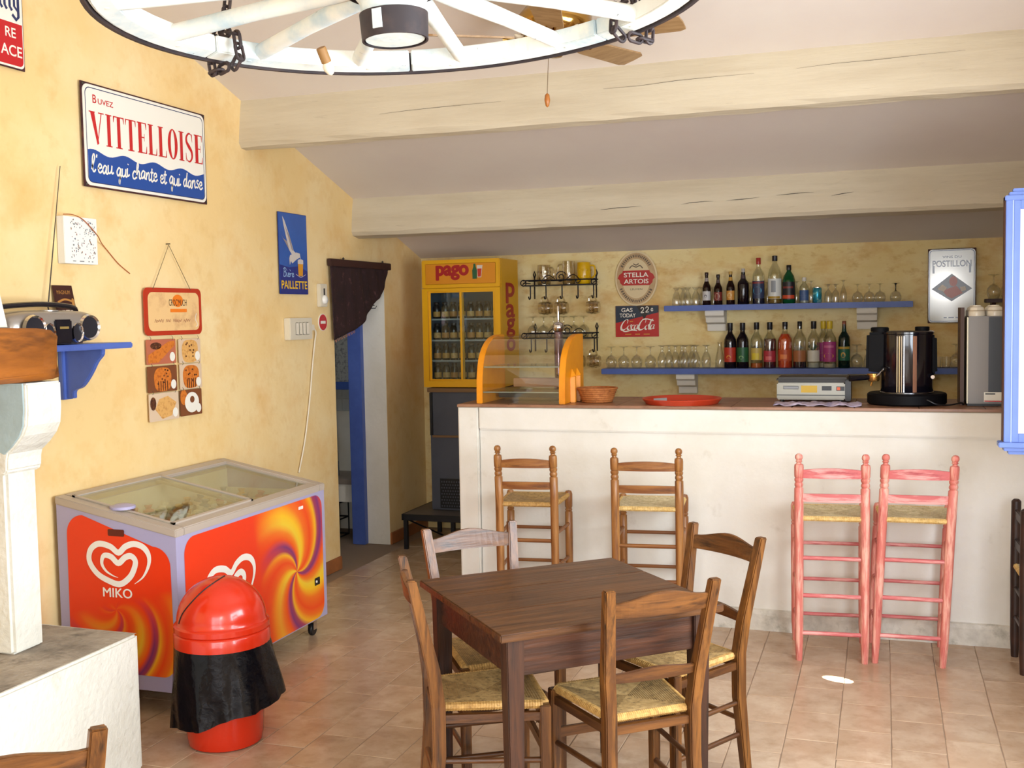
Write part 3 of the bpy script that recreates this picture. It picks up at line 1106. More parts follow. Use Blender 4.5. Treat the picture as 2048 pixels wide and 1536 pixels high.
text('MIKO', M_logo, pe, -.009, .035, .0035, .042, .15, bold=0, heavy=.018)
f = Flat()
f.stroke([((x + 3.128) * 1.24 - .262, (z - .655) * 1.17 + .045) for x, z in HEART], 1, .0035, w2=lambda t: hw(t) * 1.15)
f.build('heart_logo', M_logo, pl)
f = Flat()
f.poly(rrect(.085, .030, .006, -.005, .318), .003)
f.build('thermometer', mat('thermometer_dark', '5A140C', .3), pe)
f = Flat()
f.poly(rrect(.056, .040, .006, .535, -.130), .003)
g = f.build('switch_plate', M_black, pl)
MB().lathe([(.007, .003), (.007, .006), (.001, .007)], 10, (.525, -.130, 0)).build('key_switch', M_logo, g)
Flat().poly(rrect(.048, .016, .003, .385, .288), .003).build('white_tab', M_logo, pl)
# what lies in the freezer: a wire basket divider and wrapped ices
M_wire = mat('wire_basket', '8C8A86', .35, metal=.8)
wb = thing('wire_basket', 'grey wire basket hanging inside the freezer under the near lid', 'basket', (0, 0, 0))
mb = MB()
xa, xb, ya, yb = FX0 + .07, FX1 - .07, FY0 + .07, ym - .05
for i in range(12):
    x = xa + (xb - xa) * i / 11
    mb.rod((x, ya, .52), (x, yb, .52), .002, n=5)
for i in range(12):
    y = ya + (yb - ya) * i / 11
    mb.rod((xa, y, .52), (xb, y, .52), .002, n=5)
    mb.rod((xa, y, .52), (xa, y, .74), .002, n=5)
    mb.rod((xb, y, .52), (xb, y, .74), .002, n=5)
for z in (.60, .67, .74):
    mb.tube([(xa, ya, z), (xb, ya, z), (xb, yb, z), (xa, yb, z)], .003, 5, closed=True)
mb.build('wire_mesh', M_wire, wb)
mb = MB()
for p in ((xa, ya), (xb, ya), (xb, yb), (xa, yb)):
    mb.rod((p[0], p[1], .74), (p[0], p[1], .775), .003, n=5)
mb.build('hanger', M_wire, wb)
ICE = [('D9C9A0', 'cream'), ('C98A3A', 'amber'), ('B8342A', 'red'), ('E6DFC8', 'white'), ('D8A24A', 'golden'), ('8F9CA8', 'silver')]
rI = random.Random(21)
spots = [(-3.30 + .10 * (i % 5), 3.99 + .085 * (i // 5)) for i in range(30)] + [(-3.30 + .10 * (i % 5), 4.62 + .085 * (i // 5)) for i in range(25)]
for i, (x, y) in enumerate(spots):
    c, nm = ICE[rI.randrange(6)]
    sd = 'near' if y < 4.5 else 'far'
    t = thing('wrapped_ice_cream', '%s wrapped ice cream lying under the %s glass lid of the freezer' % (nm, sd), 'ice cream', (x, y, .718 + .06 * (-2.9 - x) - (.012 if y > 4.5 else 0)), (rI.uniform(-.25, .25), rI.uniform(-.3, .3), rI.uniform(0, 6)), '%s ice creams under the %s lid' % (nm, sd))
    MB().lathe([(.001, -.07), (.012, -.055), (.030, .045), (.026, .06), (.012, .068), (.020, .085)], 10, (0, 0, 0)).build('wrapper', mat('ice_wrapper_' + nm, c, .35), t, smooth=True)
    MB().lathe([(.031, .035), (.031, .052)], 10, cap=False).build('paper_band', mat('ice_band_' + nm, 'E9E2CF', .5), t)

# ------------------------------------------------------------------ red swing-lid bin with a black liner
M_red = mat('red_plastic', 'C92A0C', .22, coat=.3)
M_bag = mat('black_bin_liner', '04050C', .15, bump=(11, 1.0), spec=.32)
bn = thing('waste_bin', 'red plastic swing lid bin lined with a black bag', 'bin', (-2.520, 3.735, 0))
MB().lathe([(.138, 0), (.146, .006), (.150, .03), (.152, .04), (.172, .45), (.165, .45), (.140, .012)], 36).build('bucket', M_red, bn, smooth=True)
MB().lathe([(.184, .405), (.190, .408), (.190, .455), (.187, .460), (.182, .463), (.188, .468), (.188, .488), (.182, .494), (.176, .496)], 40, cap=False).build('lid_collar', M_red, bn, smooth=True)
prof = [(.180, .494)] + [(.176 * math.cos(a), .50 + .172 * math.sin(a)) for a in [i * PI / 2 / 14 for i in range(14)]] + [(.001, .672)]
dome = MB().lathe(prof, 40).build('dome_lid', M_red, bn, smooth=True)
# the swinging flap's outline, slightly proud
mb = MB()
arc = []
lf_, cm_, up_ = Vector((-.83, -.56, 0)), Vector((.56, -.83, 0)), Vector((0, 0, 1))
for q in spline([Vector(p) for p in ((-.10, .02, 1), (.02, .22, .97), (.26, .42, .86), (.60, .52, .58), (.84, .46, .30), (.93, .38, .06))], 7):
    d = (lf_ * q.x + cm_ * q.y + up_ * q.z).normalized()
    arc.append((d.x * .1765, d.y * .1765, .50 + d.z * .1725))
mb.tube(arc, .0026, 6)
mb.build('flap_gap', M_black, dome)
# the liner folded down over the outside
mb = MB()
n, rows = 72, 12
vs, fs = [], []
rB = random.Random(5)
ph = [rB.uniform(0, 6.3) for _ in range(6)]
for j in range(rows + 1):
    t = j / rows
    for i in range(n):
        a = 2 * PI * i / n
        low = .085 + .100 * (.5 + .5 * math.cos(a - R(34)))                 # hem rises to the right
        z = .412 + (low - .412) * t
        r_ = .189 + .010 * t + t * (.008 * math.cos(2 * (a - R(30))) + .006 * math.sin(7 * a + ph[0] + 2 * t) + .005 * math.sin(13 * a + ph[1] - 3 * t) + .003 * math.sin(23 * a + ph[2]))
        r_ += .030 * max(0, math.cos(a - R(30))) * t
        vs.append((r_ * math.cos(a), r_ * math.sin(a), z + .006 * t * math.sin(5 * a + ph[3])))
for j in range(rows):
    for i in range(n):
        fs.append((j * n + i, j * n + (i + 1) % n, (j + 1) * n + (i + 1) % n, (j + 1) * n + i))
mb.add(vs, fs)
mb.build('bin_liner', M_bag, bn, smooth=True)
# ------------------------------------------------------------------ lettering by hand: serif capitals and handwriting
def didone(f, word, x, y, h, w, z, slope=0):
    """high-contrast serif capitals squeezed to width w; slope lifts the line towards the right"""
    W = {'V': 1.25, 'I': .55, 'T': .95, 'E': .9, 'L': .85, 'O': 1.0, 'S': .85}
    tot = sum(W[c] for c in word) + .12 * (len(word) - 1)
    k = w / tot
    cx = x
    for c in word:
        cw = W[c] * k
        def P(u, v):
            return (cx + u * cw, y + v * h + slope * (cx + u * cw - x))
        def q(*pts):
            f.poly([P(*p) for p in pts], z)
        th = .035
        if c == 'V':
            q((0, 1), (.40, 1), (.40, 1 - th), (0, 1 - th)); q((.62, 1), (1, 1), (1, 1 - th), (.62, 1 - th))
            q((.08, 1), (.36, 1), (.62, .04), (.50, 0)); q((.80, 1), (.86, 1), (.54, 0), (.50, .0))
        elif c == 'I':
            q((.24, 0), (.76, 0), (.76, 1), (.24, 1)); q((.02, 0), (.98, 0), (.98, th), (.02, th)); q((.02, 1 - th), (.98, 1 - th), (.98, 1), (.02, 1))
        elif c == 'T':
            q((.35, 0), (.65, 0), (.65, 1), (.35, 1)); q((.2, 0), (.8, 0), (.8, th), (.2, th)); q((0, 1 - th), (1, 1 - th), (1, 1), (0, 1))
            q((0, .80), (.035, .80), (.12, 1), (0, 1)); q((.965, .80), (1, .80), (1, 1), (.88, 1))
        elif c in 'EL':
            q((.12, 0), (.47, 0), (.47, 1), (.12, 1)); q((0, 0), (.97, 0), (.97, th), (0, th)); q((0, 1 - th), (.6, 1 - th), (.6, 1), (0, 1))
            q((.85, 0), (.97, 0), (.99, .24), (.95, .24))
            if c == 'E':
                q((.5, 1 - th), (.95, 1 - th), (.95, 1), (.5, 1)); q((.82, 1), (.95, 1), (.96, .78), (.92, .78))
                q((.4, .5), (.75, .5), (.75, .5 + th), (.4, .5 + th)); q((.72, .40), (.76, .40), (.76, .64), (.72, .64))
        elif c == 'O':
            o = [P(.5 + .5 * math.cos(a), .5 + .515 * math.sin(a)) for a in [2 * PI * i / 28 for i in range(28)]]
            i_ = [P(.5 + .20 * math.cos(a), .5 + .475 * math.sin(a)) for a in [2 * PI * i / 28 for i in range(28)]]
            f.ring(o, i_, z)
        elif c == 'S':
            pts = [(.88, .74), (.80, .93), (.50, .985), (.20, .86), (.20, .68), (.50, .52), (.80, .36), (.82, .16), (.52, .018), (.18, .08), (.08, .28)]
            f.stroke([P(*p) for p in pts], .3 * cw, z, w2=lambda t: cw * (.05 + .27 * max(0, 1 - abs(t - .5) / .42)))
            q((.84, .98), (.9, .98), (.9, .70), (.86, .70)); q((.07, .02), (.12, .02), (.11, .30), (.06, .30))
        cx += cw + .12 * k

HAND = {
    'l': (.55, [[(0, .2), (.35, 1.6), (.22, 2.1), (.06, 1.5), (.18, .15), (.40, 0), (.55, .3)]]),
    "'": (.3, [[(.12, 2.0), (.06, 1.6)]]),
    'e': (.62, [[(0, .45), (.45, .6), (.42, .95), (.2, 1), (.05, .6), (.15, .08), (.4, 0), (.64, .3)]]),
    'a': (.78, [[(.55, .88), (.3, 1), (.05, .5), (.2, .02), (.45, .3), (.57, .95)], [(.57, .98), (.55, .2), (.68, .02), (.82, .2)]]),
    'u': (.78, [[(.02, 1), (.04, .25), (.22, 0), (.48, .3), (.55, 1)], [(.55, 1), (.54, .2), (.66, .02), (.82, .2)]]),
    'q': (.78, [[(.55, .88), (.3, 1), (.05, .5), (.2, .02), (.45, .3), (.57, .95)], [(.57, .98), (.50, -.9), (.42, -.5), (.8, .2)]]),
    'i': (.34, [[(.02, 1), (.02, .25), (.16, .02), (.36, .25)], [(.08, 1.42), (.11, 1.56)]]),
    'c': (.58, [[(.48, .82), (.3, 1), (.05, .6), (.1, .1), (.34, 0), (.6, .25)]]),
    'h': (.72, [[(.0, .2), (.26, 1.6), (.16, 2.0), (.06, 1.5), (.04, 0)], [(.05, .45), (.28, .98), (.46, .8), (.46, .2), (.58, .02), (.75, .2)]]),
    'n': (.72, [[(.02, 1), (.04, 0)], [(.05, .45), (.28, .98), (.46, .8), (.46, .2), (.58, .02), (.75, .2)]]),
    't': (.45, [[(.16, 1.7), (.12, .25), (.26, 0), (.48, .25)], [(-.08, 1.15), (.42, 1.2)]]),
    'd': (.78, [[(.5, .88), (.28, 1), (.05, .5), (.2, .02), (.45, .3), (.62, 1.9)], [(.58, 1.2), (.54, .2), (.66, .02), (.82, .2)]]),
    's': (.52, [[(.42, .92), (.2, 1), (.1, .75), (.4, .35), (.3, .02), (0, .06)]]),
    'o': (.62, [[(.3, 1), (.05, .5), (.25, 0), (.52, .5), (.3, 1), (.45, .85), (.66, .9)]]),
    'r': (.5, [[(.02, 1), (.04, 0)], [(.05, .5), (.25, .95), (.45, .9)]]),
    'v': (.6, [[(0, 1), (.2, 0), (.5, 1)]]), 'z': (.55, [[(0, .95), (.45, .95), (.02, .03), (.5, .03)]]),
    'B': (.95, [[(.15, 0), (.25, 2.0)], [(0, 1.7), (.3, 2.05), (.75, 1.8), (.6, 1.2), (.25, 1.1), (.75, .9), (.65, .1), (.1, .05)]]),
    'S': (.8, [[(.7, 1.8), (.4, 2), (.1, 1.6), (.55, .9), (.5, .1), (.0, .2)]]),
    ' ': (.45, [])}
def hand(f, s, x, y, xh, w, z, pen, slope=0, wob=0):
    tot = sum(HAND[c][0] for c in s)
    k = w / tot
    cx = x
    for i, c in enumerate(s):
        yy = y + slope * (cx - x) + wob * math.sin(i * 1.7)
        for st in HAND[c][1]:
            f.stroke([(cx + p[0] * k + p[1] * xh * .10, yy + p[1] * xh) for p in st], pen, z)
        cx += HAND[c][0] * k

# ------------------------------------------------------------------ signs and things on the left wall
E_white = mat('enamel_white', 'EEEADF', .18)
E_blue = mat('enamel_blue', '1C4A9A', .18)
E_navy = mat('enamel_navy', '24315F', .2)
E_red = mat('enamel_red', 'C01A22', .22)
E_rust = mat('rusty_iron_edge', '3C1A1E', .7, var=[('5E2F22', 20, .45, .7)])
M_nail = mat('nail_steel', '55504A', .5, metal=.8)

def plate(root, w, h, m, th=.006, name='plate', r=.0, z=0, bev=.0015):
    mb = MB()
    mb.prism(rrect(w, h, r) if r else rect(w, h), 'z', z, z + th)
    return mb.build(name, m, root, bevel=bev)

# the big spring-water sign
SW, SH = .963, .478
s = thing('enamel_sign', 'large white and blue enamel sign with red capitals and handwriting', 'sign', (XL + .012, 4.654, 2.558), ON_LEFT)
plate(s, SW, SH, E_rust, .006)
b = plate(s, SW - .018, SH - .016, E_white, .005, 'enamel_face', .034, .004)
f = Flat()
f.ring(rrect(SW - .045, SH - .042, .03), rrect(SW - .053, SH - .050, .028), .0095)
f.build('border_line', E_navy, b)
f = Flat()
wv = []
x0, x1 = -SW / 2 + .028, SW / 2 - .028
for i in range(49):
    t = i / 48
    wv.append((x0 + (x1 - x0) * t, -.074 + .011 * math.sin(t * 2 * PI * 4 + .6) - .012 * t))
f.poly(wv + [(x1, -.18)] + ell(.03, .03, x1 - .03, -.187, 6, 0, -90) + ell(.03, .03, x0 + .03, -.187, 6, -90, -180), .0092)
f.build('blue_water', E_blue, b)
text('B', E_red, b, -.395, .150, .0098, .040, .026, bold=.01)
text('UVEZ', E_red, b, -.318, .150, .0098, .026, .108, bold=.01)
f = Flat()
didone(f, 'VITTELLOISE', -.437, -.040, .150, .885, .0098, slope=.012)
f.build('lettering', E_red, b)
f = Flat()
hand(f, "l'eau qui chante et qui danse", -.435, -.165, .038, .87, .0103, .0085, slope=.004, wob=.004)
f.build('handwriting', E_white, b)
for sx in (-1, 1):
    for sy in (-1, 1):
        MB().lathe([(.006, .006), (.006, .010), (.001, .012)], 10, (sx * (SW / 2 - .012), sy * (SH / 2 - .011), 0)).build('screw', M_nail, s)

# the sign cut off by the upper left corner
s = thing('enamel_sign', 'red and white enamel sign cut off at the upper left corner', 'sign', (XL + .012, 3.580, 2.985), ON_LEFT)
W2, H2 = .51, .44
plate(s, W2, H2, E_rust, .006)
b = plate(s, W2 - .012, H2 - .012, E_white, .005, 'enamel_face', .02, .004)
f = Flat()
f.poly([(-W2 / 2 + .012, -H2 / 2 + .014), (W2 / 2 - .03, -H2 / 2 + .014)] + ell(.022, .022, W2 / 2 - .034, -H2 / 2 + .036, 5, -90, 0)[1:] + [(W2 / 2 - .012, -.03), (-W2 / 2 + .012, -.03)], .0094)
f.build('red_field', E_red, b)
text('RE', E_white, b, .205, -.092, .0100, .042, align='RIGHT', bold=.012)
text('ACE', E_white, b, .236, -.168, .0100, .046, align='RIGHT', bold=.012)
f = Flat()
for x in (.125, .150, .178):
    f.stroke([(x, .10), (x, .035), (x + .012, .02)], .013, .0100, smooth=False)
f.stroke([(.225, .10), (.225, .0), (.212, -.014), (.190, .004)], .014, .0100, smooth=False)
f.stroke([(.203, .10), (.203, .04), (.222, .025)], .012, .0100, smooth=False)
f.build('lettering', E_navy, b)

# seagull beer poster
P_blue = mat('poster_blue', '2E62B4', .4, var=[('2450A0', 4, .3, .7)])
P_deep = mat('poster_deep_blue', '1F2F7E', .4)
P_gull = mat('poster_gull', 'CFC7C2', .5)
P_grey = mat('poster_gull_shade', '9C8F8C', .5)
P_yel = mat('poster_yellow', 'F0C02A', .45)
P_beer = mat('poster_beer', 'D9962C', .45)
P_pale = mat('poster_pale_blue', '9FC0E6', .5)
s = thing('poster', 'narrow blue poster with a seagull, a beer glass and yellow capitals', 'poster', (XL + .010, 6.042, 2.096), ON_LEFT)
plate(s, .346, .498, P_deep, .004)
b = plate(s, .338, .490, P_blue, .003, 'picture', 0, .002, bev=.0004)
f = Flat()
f.poly([(-.169, -.245), (.169, -.245), (.169, -.105), (.06, -.075), (-.06, -.085), (-.169, -.07)], .0056)
f.build('sea', P_deep, b)
f = Flat()
f.poly([(-.125, .225), (-.10, .20), (-.045, .11), (.0, .02), (.045, -.005), (.055, -.03), (.03, -.03), (-.01, -.015), (-.05, .02), (-.085, .10), (-.115, .18)], .0060)
f.poly([(-.045, -.01), (.03, .01), (.075, .005), (.085, -.03), (.07, -.02), (.03, -.035), (-.02, -.06), (-.035, -.045), (-.05, -.07), (-.055, -.03)], .0062)
f.build('seagull', P_gull, b)
f = Flat()
f.poly([(-.155, .12), (-.12, .09), (-.05, .065), (-.02, .02), (-.04, .01), (-.09, .06)], .0058)
f.poly([(-.10, .17), (-.06, .10), (-.02, .02), (-.005, .02), (-.045, .11)], .0064)
f.build('wing_shade', P_grey, b)
f = Flat()
f.poly([(.052, -.135), (.105, -.135), (.112, -.06), (.048, -.06)], .0066)
f.build('beer', P_beer, b)
f = Flat()
f.poly([(.046, -.06), (.114, -.06), (.114, -.035), (.09, -.03), (.06, -.032), (.046, -.038)], .0068)
f.stroke([(.02, -.125), (.08, -.142), (.14, -.125)], .003, .0064)
f.build('beer_foam', P_gull, b)
f = Flat()
hand(f, 'Bi', -.135, -.142, .026, .055, .0066, .0045)
hand(f, 'ere', -.080, -.142, .022, .075, .0066, .0045)
f.stroke([(-.045, -.108), (-.054, -.098)], .004, .0066)
f.build('handwriting', P_pale, b)
text('PAILLETTE', P_yel, b, 0, -.215, .0066, .050, .312, bold=.018)

# pastry board on a cord with six picture cards
C_red = mat('board_red', 'B5331B', .4)
C_cream = mat('board_cream', 'E8C086', .5, var=[('C99A6C', 9, .52, .75)])
C_cord = mat('cord_brown', '6B573C', .8)
s = thing('pastry_menu_board', 'red rimmed pastry menu board hanging on a cord above six cards', 'sign', (XL + .014, 4.802, 1.744), ON_LEFT)
BW, BH = .478, .240
plate(s, BW, BH, C_red, .008, 'board', .03)
f = Flat()
f.poly(rrect(BW - .050, BH - .045, .034), .0092)
b = f.build('printed_face', C_cream, s)
f = Flat()
f.poly(ell(.045, .032, .03, .055, 20), .0098)
f.build('orange_sun', mat('board_orange', 'E87A1C', .5), b)
text("CROC'MUCH", mat('board_ink', '2A2018', .5), b, .03, .030, .0104, .034, .150, bold=.0)
f = Flat()
f.stroke([(-.035, .005), (.105, .005)], .018, .0100, smooth=False)
f.build('orange_band', mat('board_orange', 'E87A1C', .5), b)
f = Flat()
rW = random.Random(12)
for x0, x1 in ((-.165, -.09), (-.075, -.03), (-.015, .06), (.075, .135)):
    n_ = int((x1 - x0) / .008)
    f.stroke([(x0 + .008 * q, -.048 + (.009 if q % 2 else -.007) * rW.uniform(.5, 1.2)) for q in range(n_ + 1)], .0024, .0100)
f.build('script_line', mat('board_script', '8C4A3A', .5), b)
f = Flat()
f.stroke([(.188, -.01), (.178, -.04), (.196, -.07), (.18, -.08)], .004, .0102)
f.build('cup_steam', E_white, b)
MB().tube([(-.17, .112, .009), (-.02, .340, .004), (.145, .112, .009)], .0016, 6).build('cord', C_cord, s)
MB().rod((-.02, .345, -.012), (-.02, .345, .012), .003).build('nail', M_nail, s)
CARDS = [(-.112, -.202, .236, .125, 'baguette'), (.128, -.206, .190, .125, 'muffin_a'), (-.110, -.340, .236, .132, 'muffin_b'), (.130, -.340, .190, .132, 'muffin_c'), (-.106, -.481, .240, .140, 'slice'), (.124, -.478, .188, .136, 'ring')]
K = {'bg1': mat('card_brown', '7A4526', .5), 'bg2': mat('card_cream', 'D9BFA2', .5), 'bg3': mat('card_pink', 'B9694E', .5), 'crust': mat('card_crust', 'D2782A', .5, var=[('A9501A', 60, .5, .7)]),
     'choc': mat('card_chocolate', '4A2413', .5, var=[('8A5430', 70, .5, .7)]), 'crumb': mat('card_crumb', 'DDA962', .5, var=[('B97F3E', 60, .5, .7)]), 'white': E_white}
for i, (x, y, w_, h_, kind) in enumerate(CARDS):
    mb = MB()
    mb.prism(rrect(w_, h_, .006, x, y), 'z', 0, .004)
    cd = mb.build('picture_card', K[{'baguette': 'bg3', 'muffin_a': 'bg2', 'muffin_b': 'bg1', 'muffin_c': 'bg2', 'slice': 'bg2', 'ring': 'bg1'}[kind]], s)
    f, g = Flat(), None
    if kind == 'baguette':
        f.poly([(x - .11, y - .055), (x - .03, y - .055), (x + .11, y + .03), (x + .108, y + .052), (x + .06, y + .05), (x - .11, y - .015)], .0046)
        m = K['crust']
        g = Flat().poly(ell(.045, .018, x - .045, y + .030, 16), .0046)
    elif kind == 'slice':
        f.poly([(x - .075, y - .01), (x - .02, y - .062), (x + .06, y - .05), (x + .10, y + .015), (x + .03, y + .052), (x - .04, y + .04)], .0046)
        m = K['crumb']
        g = Flat().poly(ell(.024, .034, x - .09, y + .02, 14), .0050)
    elif kind == 'ring':
        f.ring(ell(.062, .054, x + .005, y + .0, 24), ell(.020, .018, x + .008, y + .015, 24), .0046)
        m = K['white']
        g = Flat().poly(ell(.03, .04, x - .065, y + .03, 14), .0044)
    else:
        f.poly(spline([(x - .05, y - .055), (x - .072, y + .01), (x - .05, y + .05), (x, y + .058), (x + .052, y + .048), (x + .07, y + .01), (x + .048, y - .055)], 4, True), .0046)
        m = K['crumb'] if kind == 'muffin_a' else K['crust']
        g = Flat()
        rr = random.Random(i)
        for q in range(9):
            g.poly(ell(.007, .005, x + rr.uniform(-.045, .045), y + rr.uniform(-.03, .045), 7), .0050)
        if kind != 'muffin_a':
            for q in range(5):
                g.poly(rect(.007, .05, x - .036 + .018 * q, y - .035), .0049)
    f.build('pastry_picture', m, cd)
    if g:
        g.build('picture_detail', K['choc'] if kind != 'ring' else K['crust'], cd)
    f = Flat().poly(ell(.022, .024, x + w_ / 2 - .032, y - h_ / 2 + .034, 18), .0054)
    pd = f.build('price_disc', E_white, cd)
    for sx in (-1, 1):
        MB().tube([(x + sx * w_ * .38, y + h_ / 2 - .006, .003), (x + sx * w_ * .38 + .004, y + h_ / 2 + .004, .008), (x + sx * w_ * .38, y + h_ / 2 + .016, .003)], .0012, 5).build('link_ring', M_nail, s)

# white pad with a speckled print, and its loose red cord
s = thing('speckled_pad', 'thick white pad with a speckled many-figured print on the wall', 'picture', (XL + .002, 4.098, 2.066), (PI / 2, 0, PI / 2))
mb = MB()
mb.box(-.100, .116, -.105, .105, 0, .040)
pd = mb.build('pad', mat('pad_white', 'E9E8E2', .7), s, bevel=.002)
rS = random.Random(33)
cols = ['2B2A33', '7A3030', '2F4A6A', '5B5B5B', '8A5A2A']
for ci, c in enumerate(cols):
    f = Flat()
    for _ in range(44 if ci == 0 else 24):
        x, y = rS.uniform(-.062, .102), rS.uniform(-.080, .092)
        a, h_ = rS.uniform(.002, .005), rS.uniform(.003, .008)
        f.poly([(x, y), (x + a, y + rS.uniform(-.002, .002)), (x + a * .8, y + h_), (x - .001, y + h_ * .8)], .0405 + .0001 * ci)
    for _ in range(10 if ci == 0 else 0):
        x = rS.uniform(-.062, .09)
        f.poly(rect(.008, .003, x, -.093), .0408)
    f.build('speckled_print', mat('speck_' + str(ci), c, .6), pd)['kind'] = 'stuff'
t = tag(MB().tube(spline([(XL + .047, 3.992, 2.176), (XL + .049, 4.05, 2.178), (XL + .047, 4.12, 2.160), (XL + .047, 4.205, 2.100), (XL + .030, 4.25, 2.072), (XL + .012, 4.285, 2.060), (XL + .006, 4.330, 2.030), (XL + .006, 4.40, 1.975), (XL + .005, 4.484, 1.930)], 5), .0022, 6).build('loose_cord', mat('red_cord', 'A85A2C', .6)), 'thin reddish cord trailing down the wall from the speckled pad', 'cord')

# light switch, socket plate with its cable, and the small no-entry sign
M_plast = mat('ivory_plastic', 'DCD3BE', .4)
M_plast2 = mat('ivory_switch', 'E9E0CE', .3)
s = thing('switch_box', 'ivory switch box with four rockers and a plugged cable', 'switch', (XL, 6.061, 1.632), ON_LEFT)
mb = MB().box(-.138, .138, -.067, .067, 0, .045)
b = mb.build('housing', M_plast, s, bevel=.004)
for i in range(4):
    MB().box(-.075 + .043 * i, -.042 + .043 * i, -.038, .040, .045, .051).build('rocker', M_plast2, b, bevel=.003)
MB().box(.135, .19, -.014, .024, .008, .034).build('plug', M_plast2, s, bevel=.005)
pts = [(.185, .004, .02), (.225, -.025, .02), (.215, -.10, .014), (.175, -.27, .012), (.135, -.45, .012), (.06, -.70, .012), (-.03, -.90, .012)]
MB().tube(spline(pts, 6), .0048, 7).build('cable', M_plast2, s)
s = thing('thermostat', 'small white wall thermostat with a shiny round dial', 'thermostat', (XL, 6.392, 1.843), ON_LEFT)
MB().box(-.046, .046, -.074, .074, 0, .03).build('housing', M_plast, s, bevel=.004)
MB().lathe([(.030, .03), (.030, .036), (.022, .046), (.001, .050)], 20, (.004, -.028, 0)).build('dial', mat('bright_dial', 'F2F0EA', .08), s, smooth=True)
MB().box(-.005, .004, .0, .045, .03, .036).build('lever', M_black, s)
s = thing('no_entry_sign', 'small round red no entry sign with a white bar', 'sign', (XL, 6.411, 1.668), ON_LEFT)
MB().lathe([(.056, 0), (.056, .006)], 32).build('disc', E_white, s)
f = Flat().poly(ell(.052, .052, 0, 0, 32), .0066)
b = f.build('red_field', E_red, s)
f = Flat().poly(rect(.066, .018), .0072)
f.build('bar', E_white, b)

# dark patterned curtain on its rod over the doorway
M_cur = mat('dark_patterned_cloth', '2C1618', .85, var=[('5B3A3C', 26, .58, .70), ('190C10', 7, .5, .75), ('6E5A66', 15, .68, .76)])
M_rod = mat('dark_curtain_rail', '33181A', .5)
cu = thing('door_curtain', 'dark patterned curtain swept to the left over the kitchen doorway', 'curtain', (XL, 6.95, 2.06))
MB().box(.010, .040, -.468, .462, -.022, .026).build('rail', M_rod, cu, bevel=.003)
for yy in (-.28, .33):
    MB().lathe([(.006, .026), (.009, .034), (.001, .042)], 8, (.033, yy, 0)).build('hook', M_nail, cu)
mb = MB()
nu, nv = 60, 26
edge = spline([(.424, -.02), (.400, -.10), (.32, -.20), (.217, -.255), (.10, -.33), (.009, -.405), (-.15, -.455), (-.30, -.485), (-.440, -.515)], 8)
vs, fs = [], []
for j in range(nv + 1):
    v = j / nv
    for i in range(nu + 1):
        u = i / nu
        top = Vector((-.462 + .905 * u, -.02))
        bot = edge[min(len(edge) - 1, int(round((1 - u) * (len(edge) - 1))))]
        bot = Vector((bot.x, bot.y))
        p = top.lerp(bot, v)
        dep = .024 + .0035 * math.sin(u * 46 + v * 2) + .003 * math.sin(u * 19 + 1)
        vs.append((dep, p.x, p.y))
for j in range(nv):
    for i in range(nu):
        a = j * (nu + 1) + i
        fs.append((a, a + 1, a + nu + 2, a + nu + 1))
mb.add(vs, fs)
c_ = mb.build('cloth', M_cur, cu, smooth=True)
md = c_.modifiers.new('thick', 'SOLIDIFY')
md.thickness = .003
mb = MB()
for i in range(16):
    a, b_ = Vector(edge[-18 + i]), Vector(edge[-17 + i])
    mb.rod((.024, a.x, a.y - .002), (.027 + .004 * (i % 2), a.x + .004, a.y - .018), .0022, n=5)
mb.build('fringe', mat('curtain_fringe', '9A6A55', .8), cu)
# small notice on the white reveal
s = thing('door_notice', 'small white notice with a dark bracket mark on the white door reveal', 'notice', (-3.572, DY1 - .0045, 1.772), ON_BACK)
plate(s, .085, .06, E_white, .002, 'card', .008)
f = Flat().stroke([(-.032, .006), (-.022, -.012), (.022, -.012), (.032, .006)], .006, .0028, smooth=False)
f.poly(rect(.030, .007, 0, .010), .0028)
f.build('printed_mark', M_black, s)
# ------------------------------------------------------------------ yellow drinks fridge on a grey cabinet and a black stand
Y_met = mat('fridge_yellow', 'E3A60C', .35)
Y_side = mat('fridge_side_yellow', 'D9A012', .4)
Y_head = mat('fridge_header_amber', 'D98A1A', .35)
Y_red = mat('fridge_lettering_red', 'A5161A', .4)
F_in = mat('fridge_liner', '5E6B78', .5)
F_shelf = mat('fridge_shelf_grey', 'AEB8BE', .4)
G_door = glass('door_glass', 'E8EEEE', edge=.35, base=.025)
fr = thing('drinks_fridge', 'yellow glass door drinks fridge with red lettering in the corner', 'fridge', (-2.898, 7.62, 1.175))
# local frame: x right, y towards the wall, z up
HW, HD, FH = .302, .205, .925
mb = MB()
mb.box(-HW, HW, HD - .02, HD, 0, FH)                    # back
mb.box(-HW, -HW + .03, -HD + .04, HD - .02, 0, FH)
mb.box(-HW + .03, HW - .03, -HD + .04, HD - .02, 0, .05)
mb.box(-HW + .03, HW - .03, -HD + .04, HD - .02, .70, FH)
mb.slot = 1
mb.box(-HW + .03, HW - .03, HD - .026, HD - .02, .05, .70)
mb.box(-HW + .03, -HW + .034, -HD + .05, HD - .02, .05, .70)
mb.box(HW - .034, HW - .03, -HD + .05, HD - .02, .05, .70)
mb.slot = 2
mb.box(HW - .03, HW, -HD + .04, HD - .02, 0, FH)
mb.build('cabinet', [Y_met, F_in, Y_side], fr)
mb = MB()
mb.box(-HW, HW, -HD, -HD + .04, .722, FH)
hd = mb.build('header', Y_met, fr, bevel=.006)
MB().box(-HW + .03, HW - .03, -HD - .002, -HD + .01, .748, FH - .028).build('header_panel', Y_head, hd, bevel=.002)
tx = text('pago', Y_red, hd, 0, 0, 0, .105, .250, bold=.022, fit=True, heavy=.032)
tx.location, tx.rotation_euler = (-.060, -HD - .0035, .778), ON_BACK
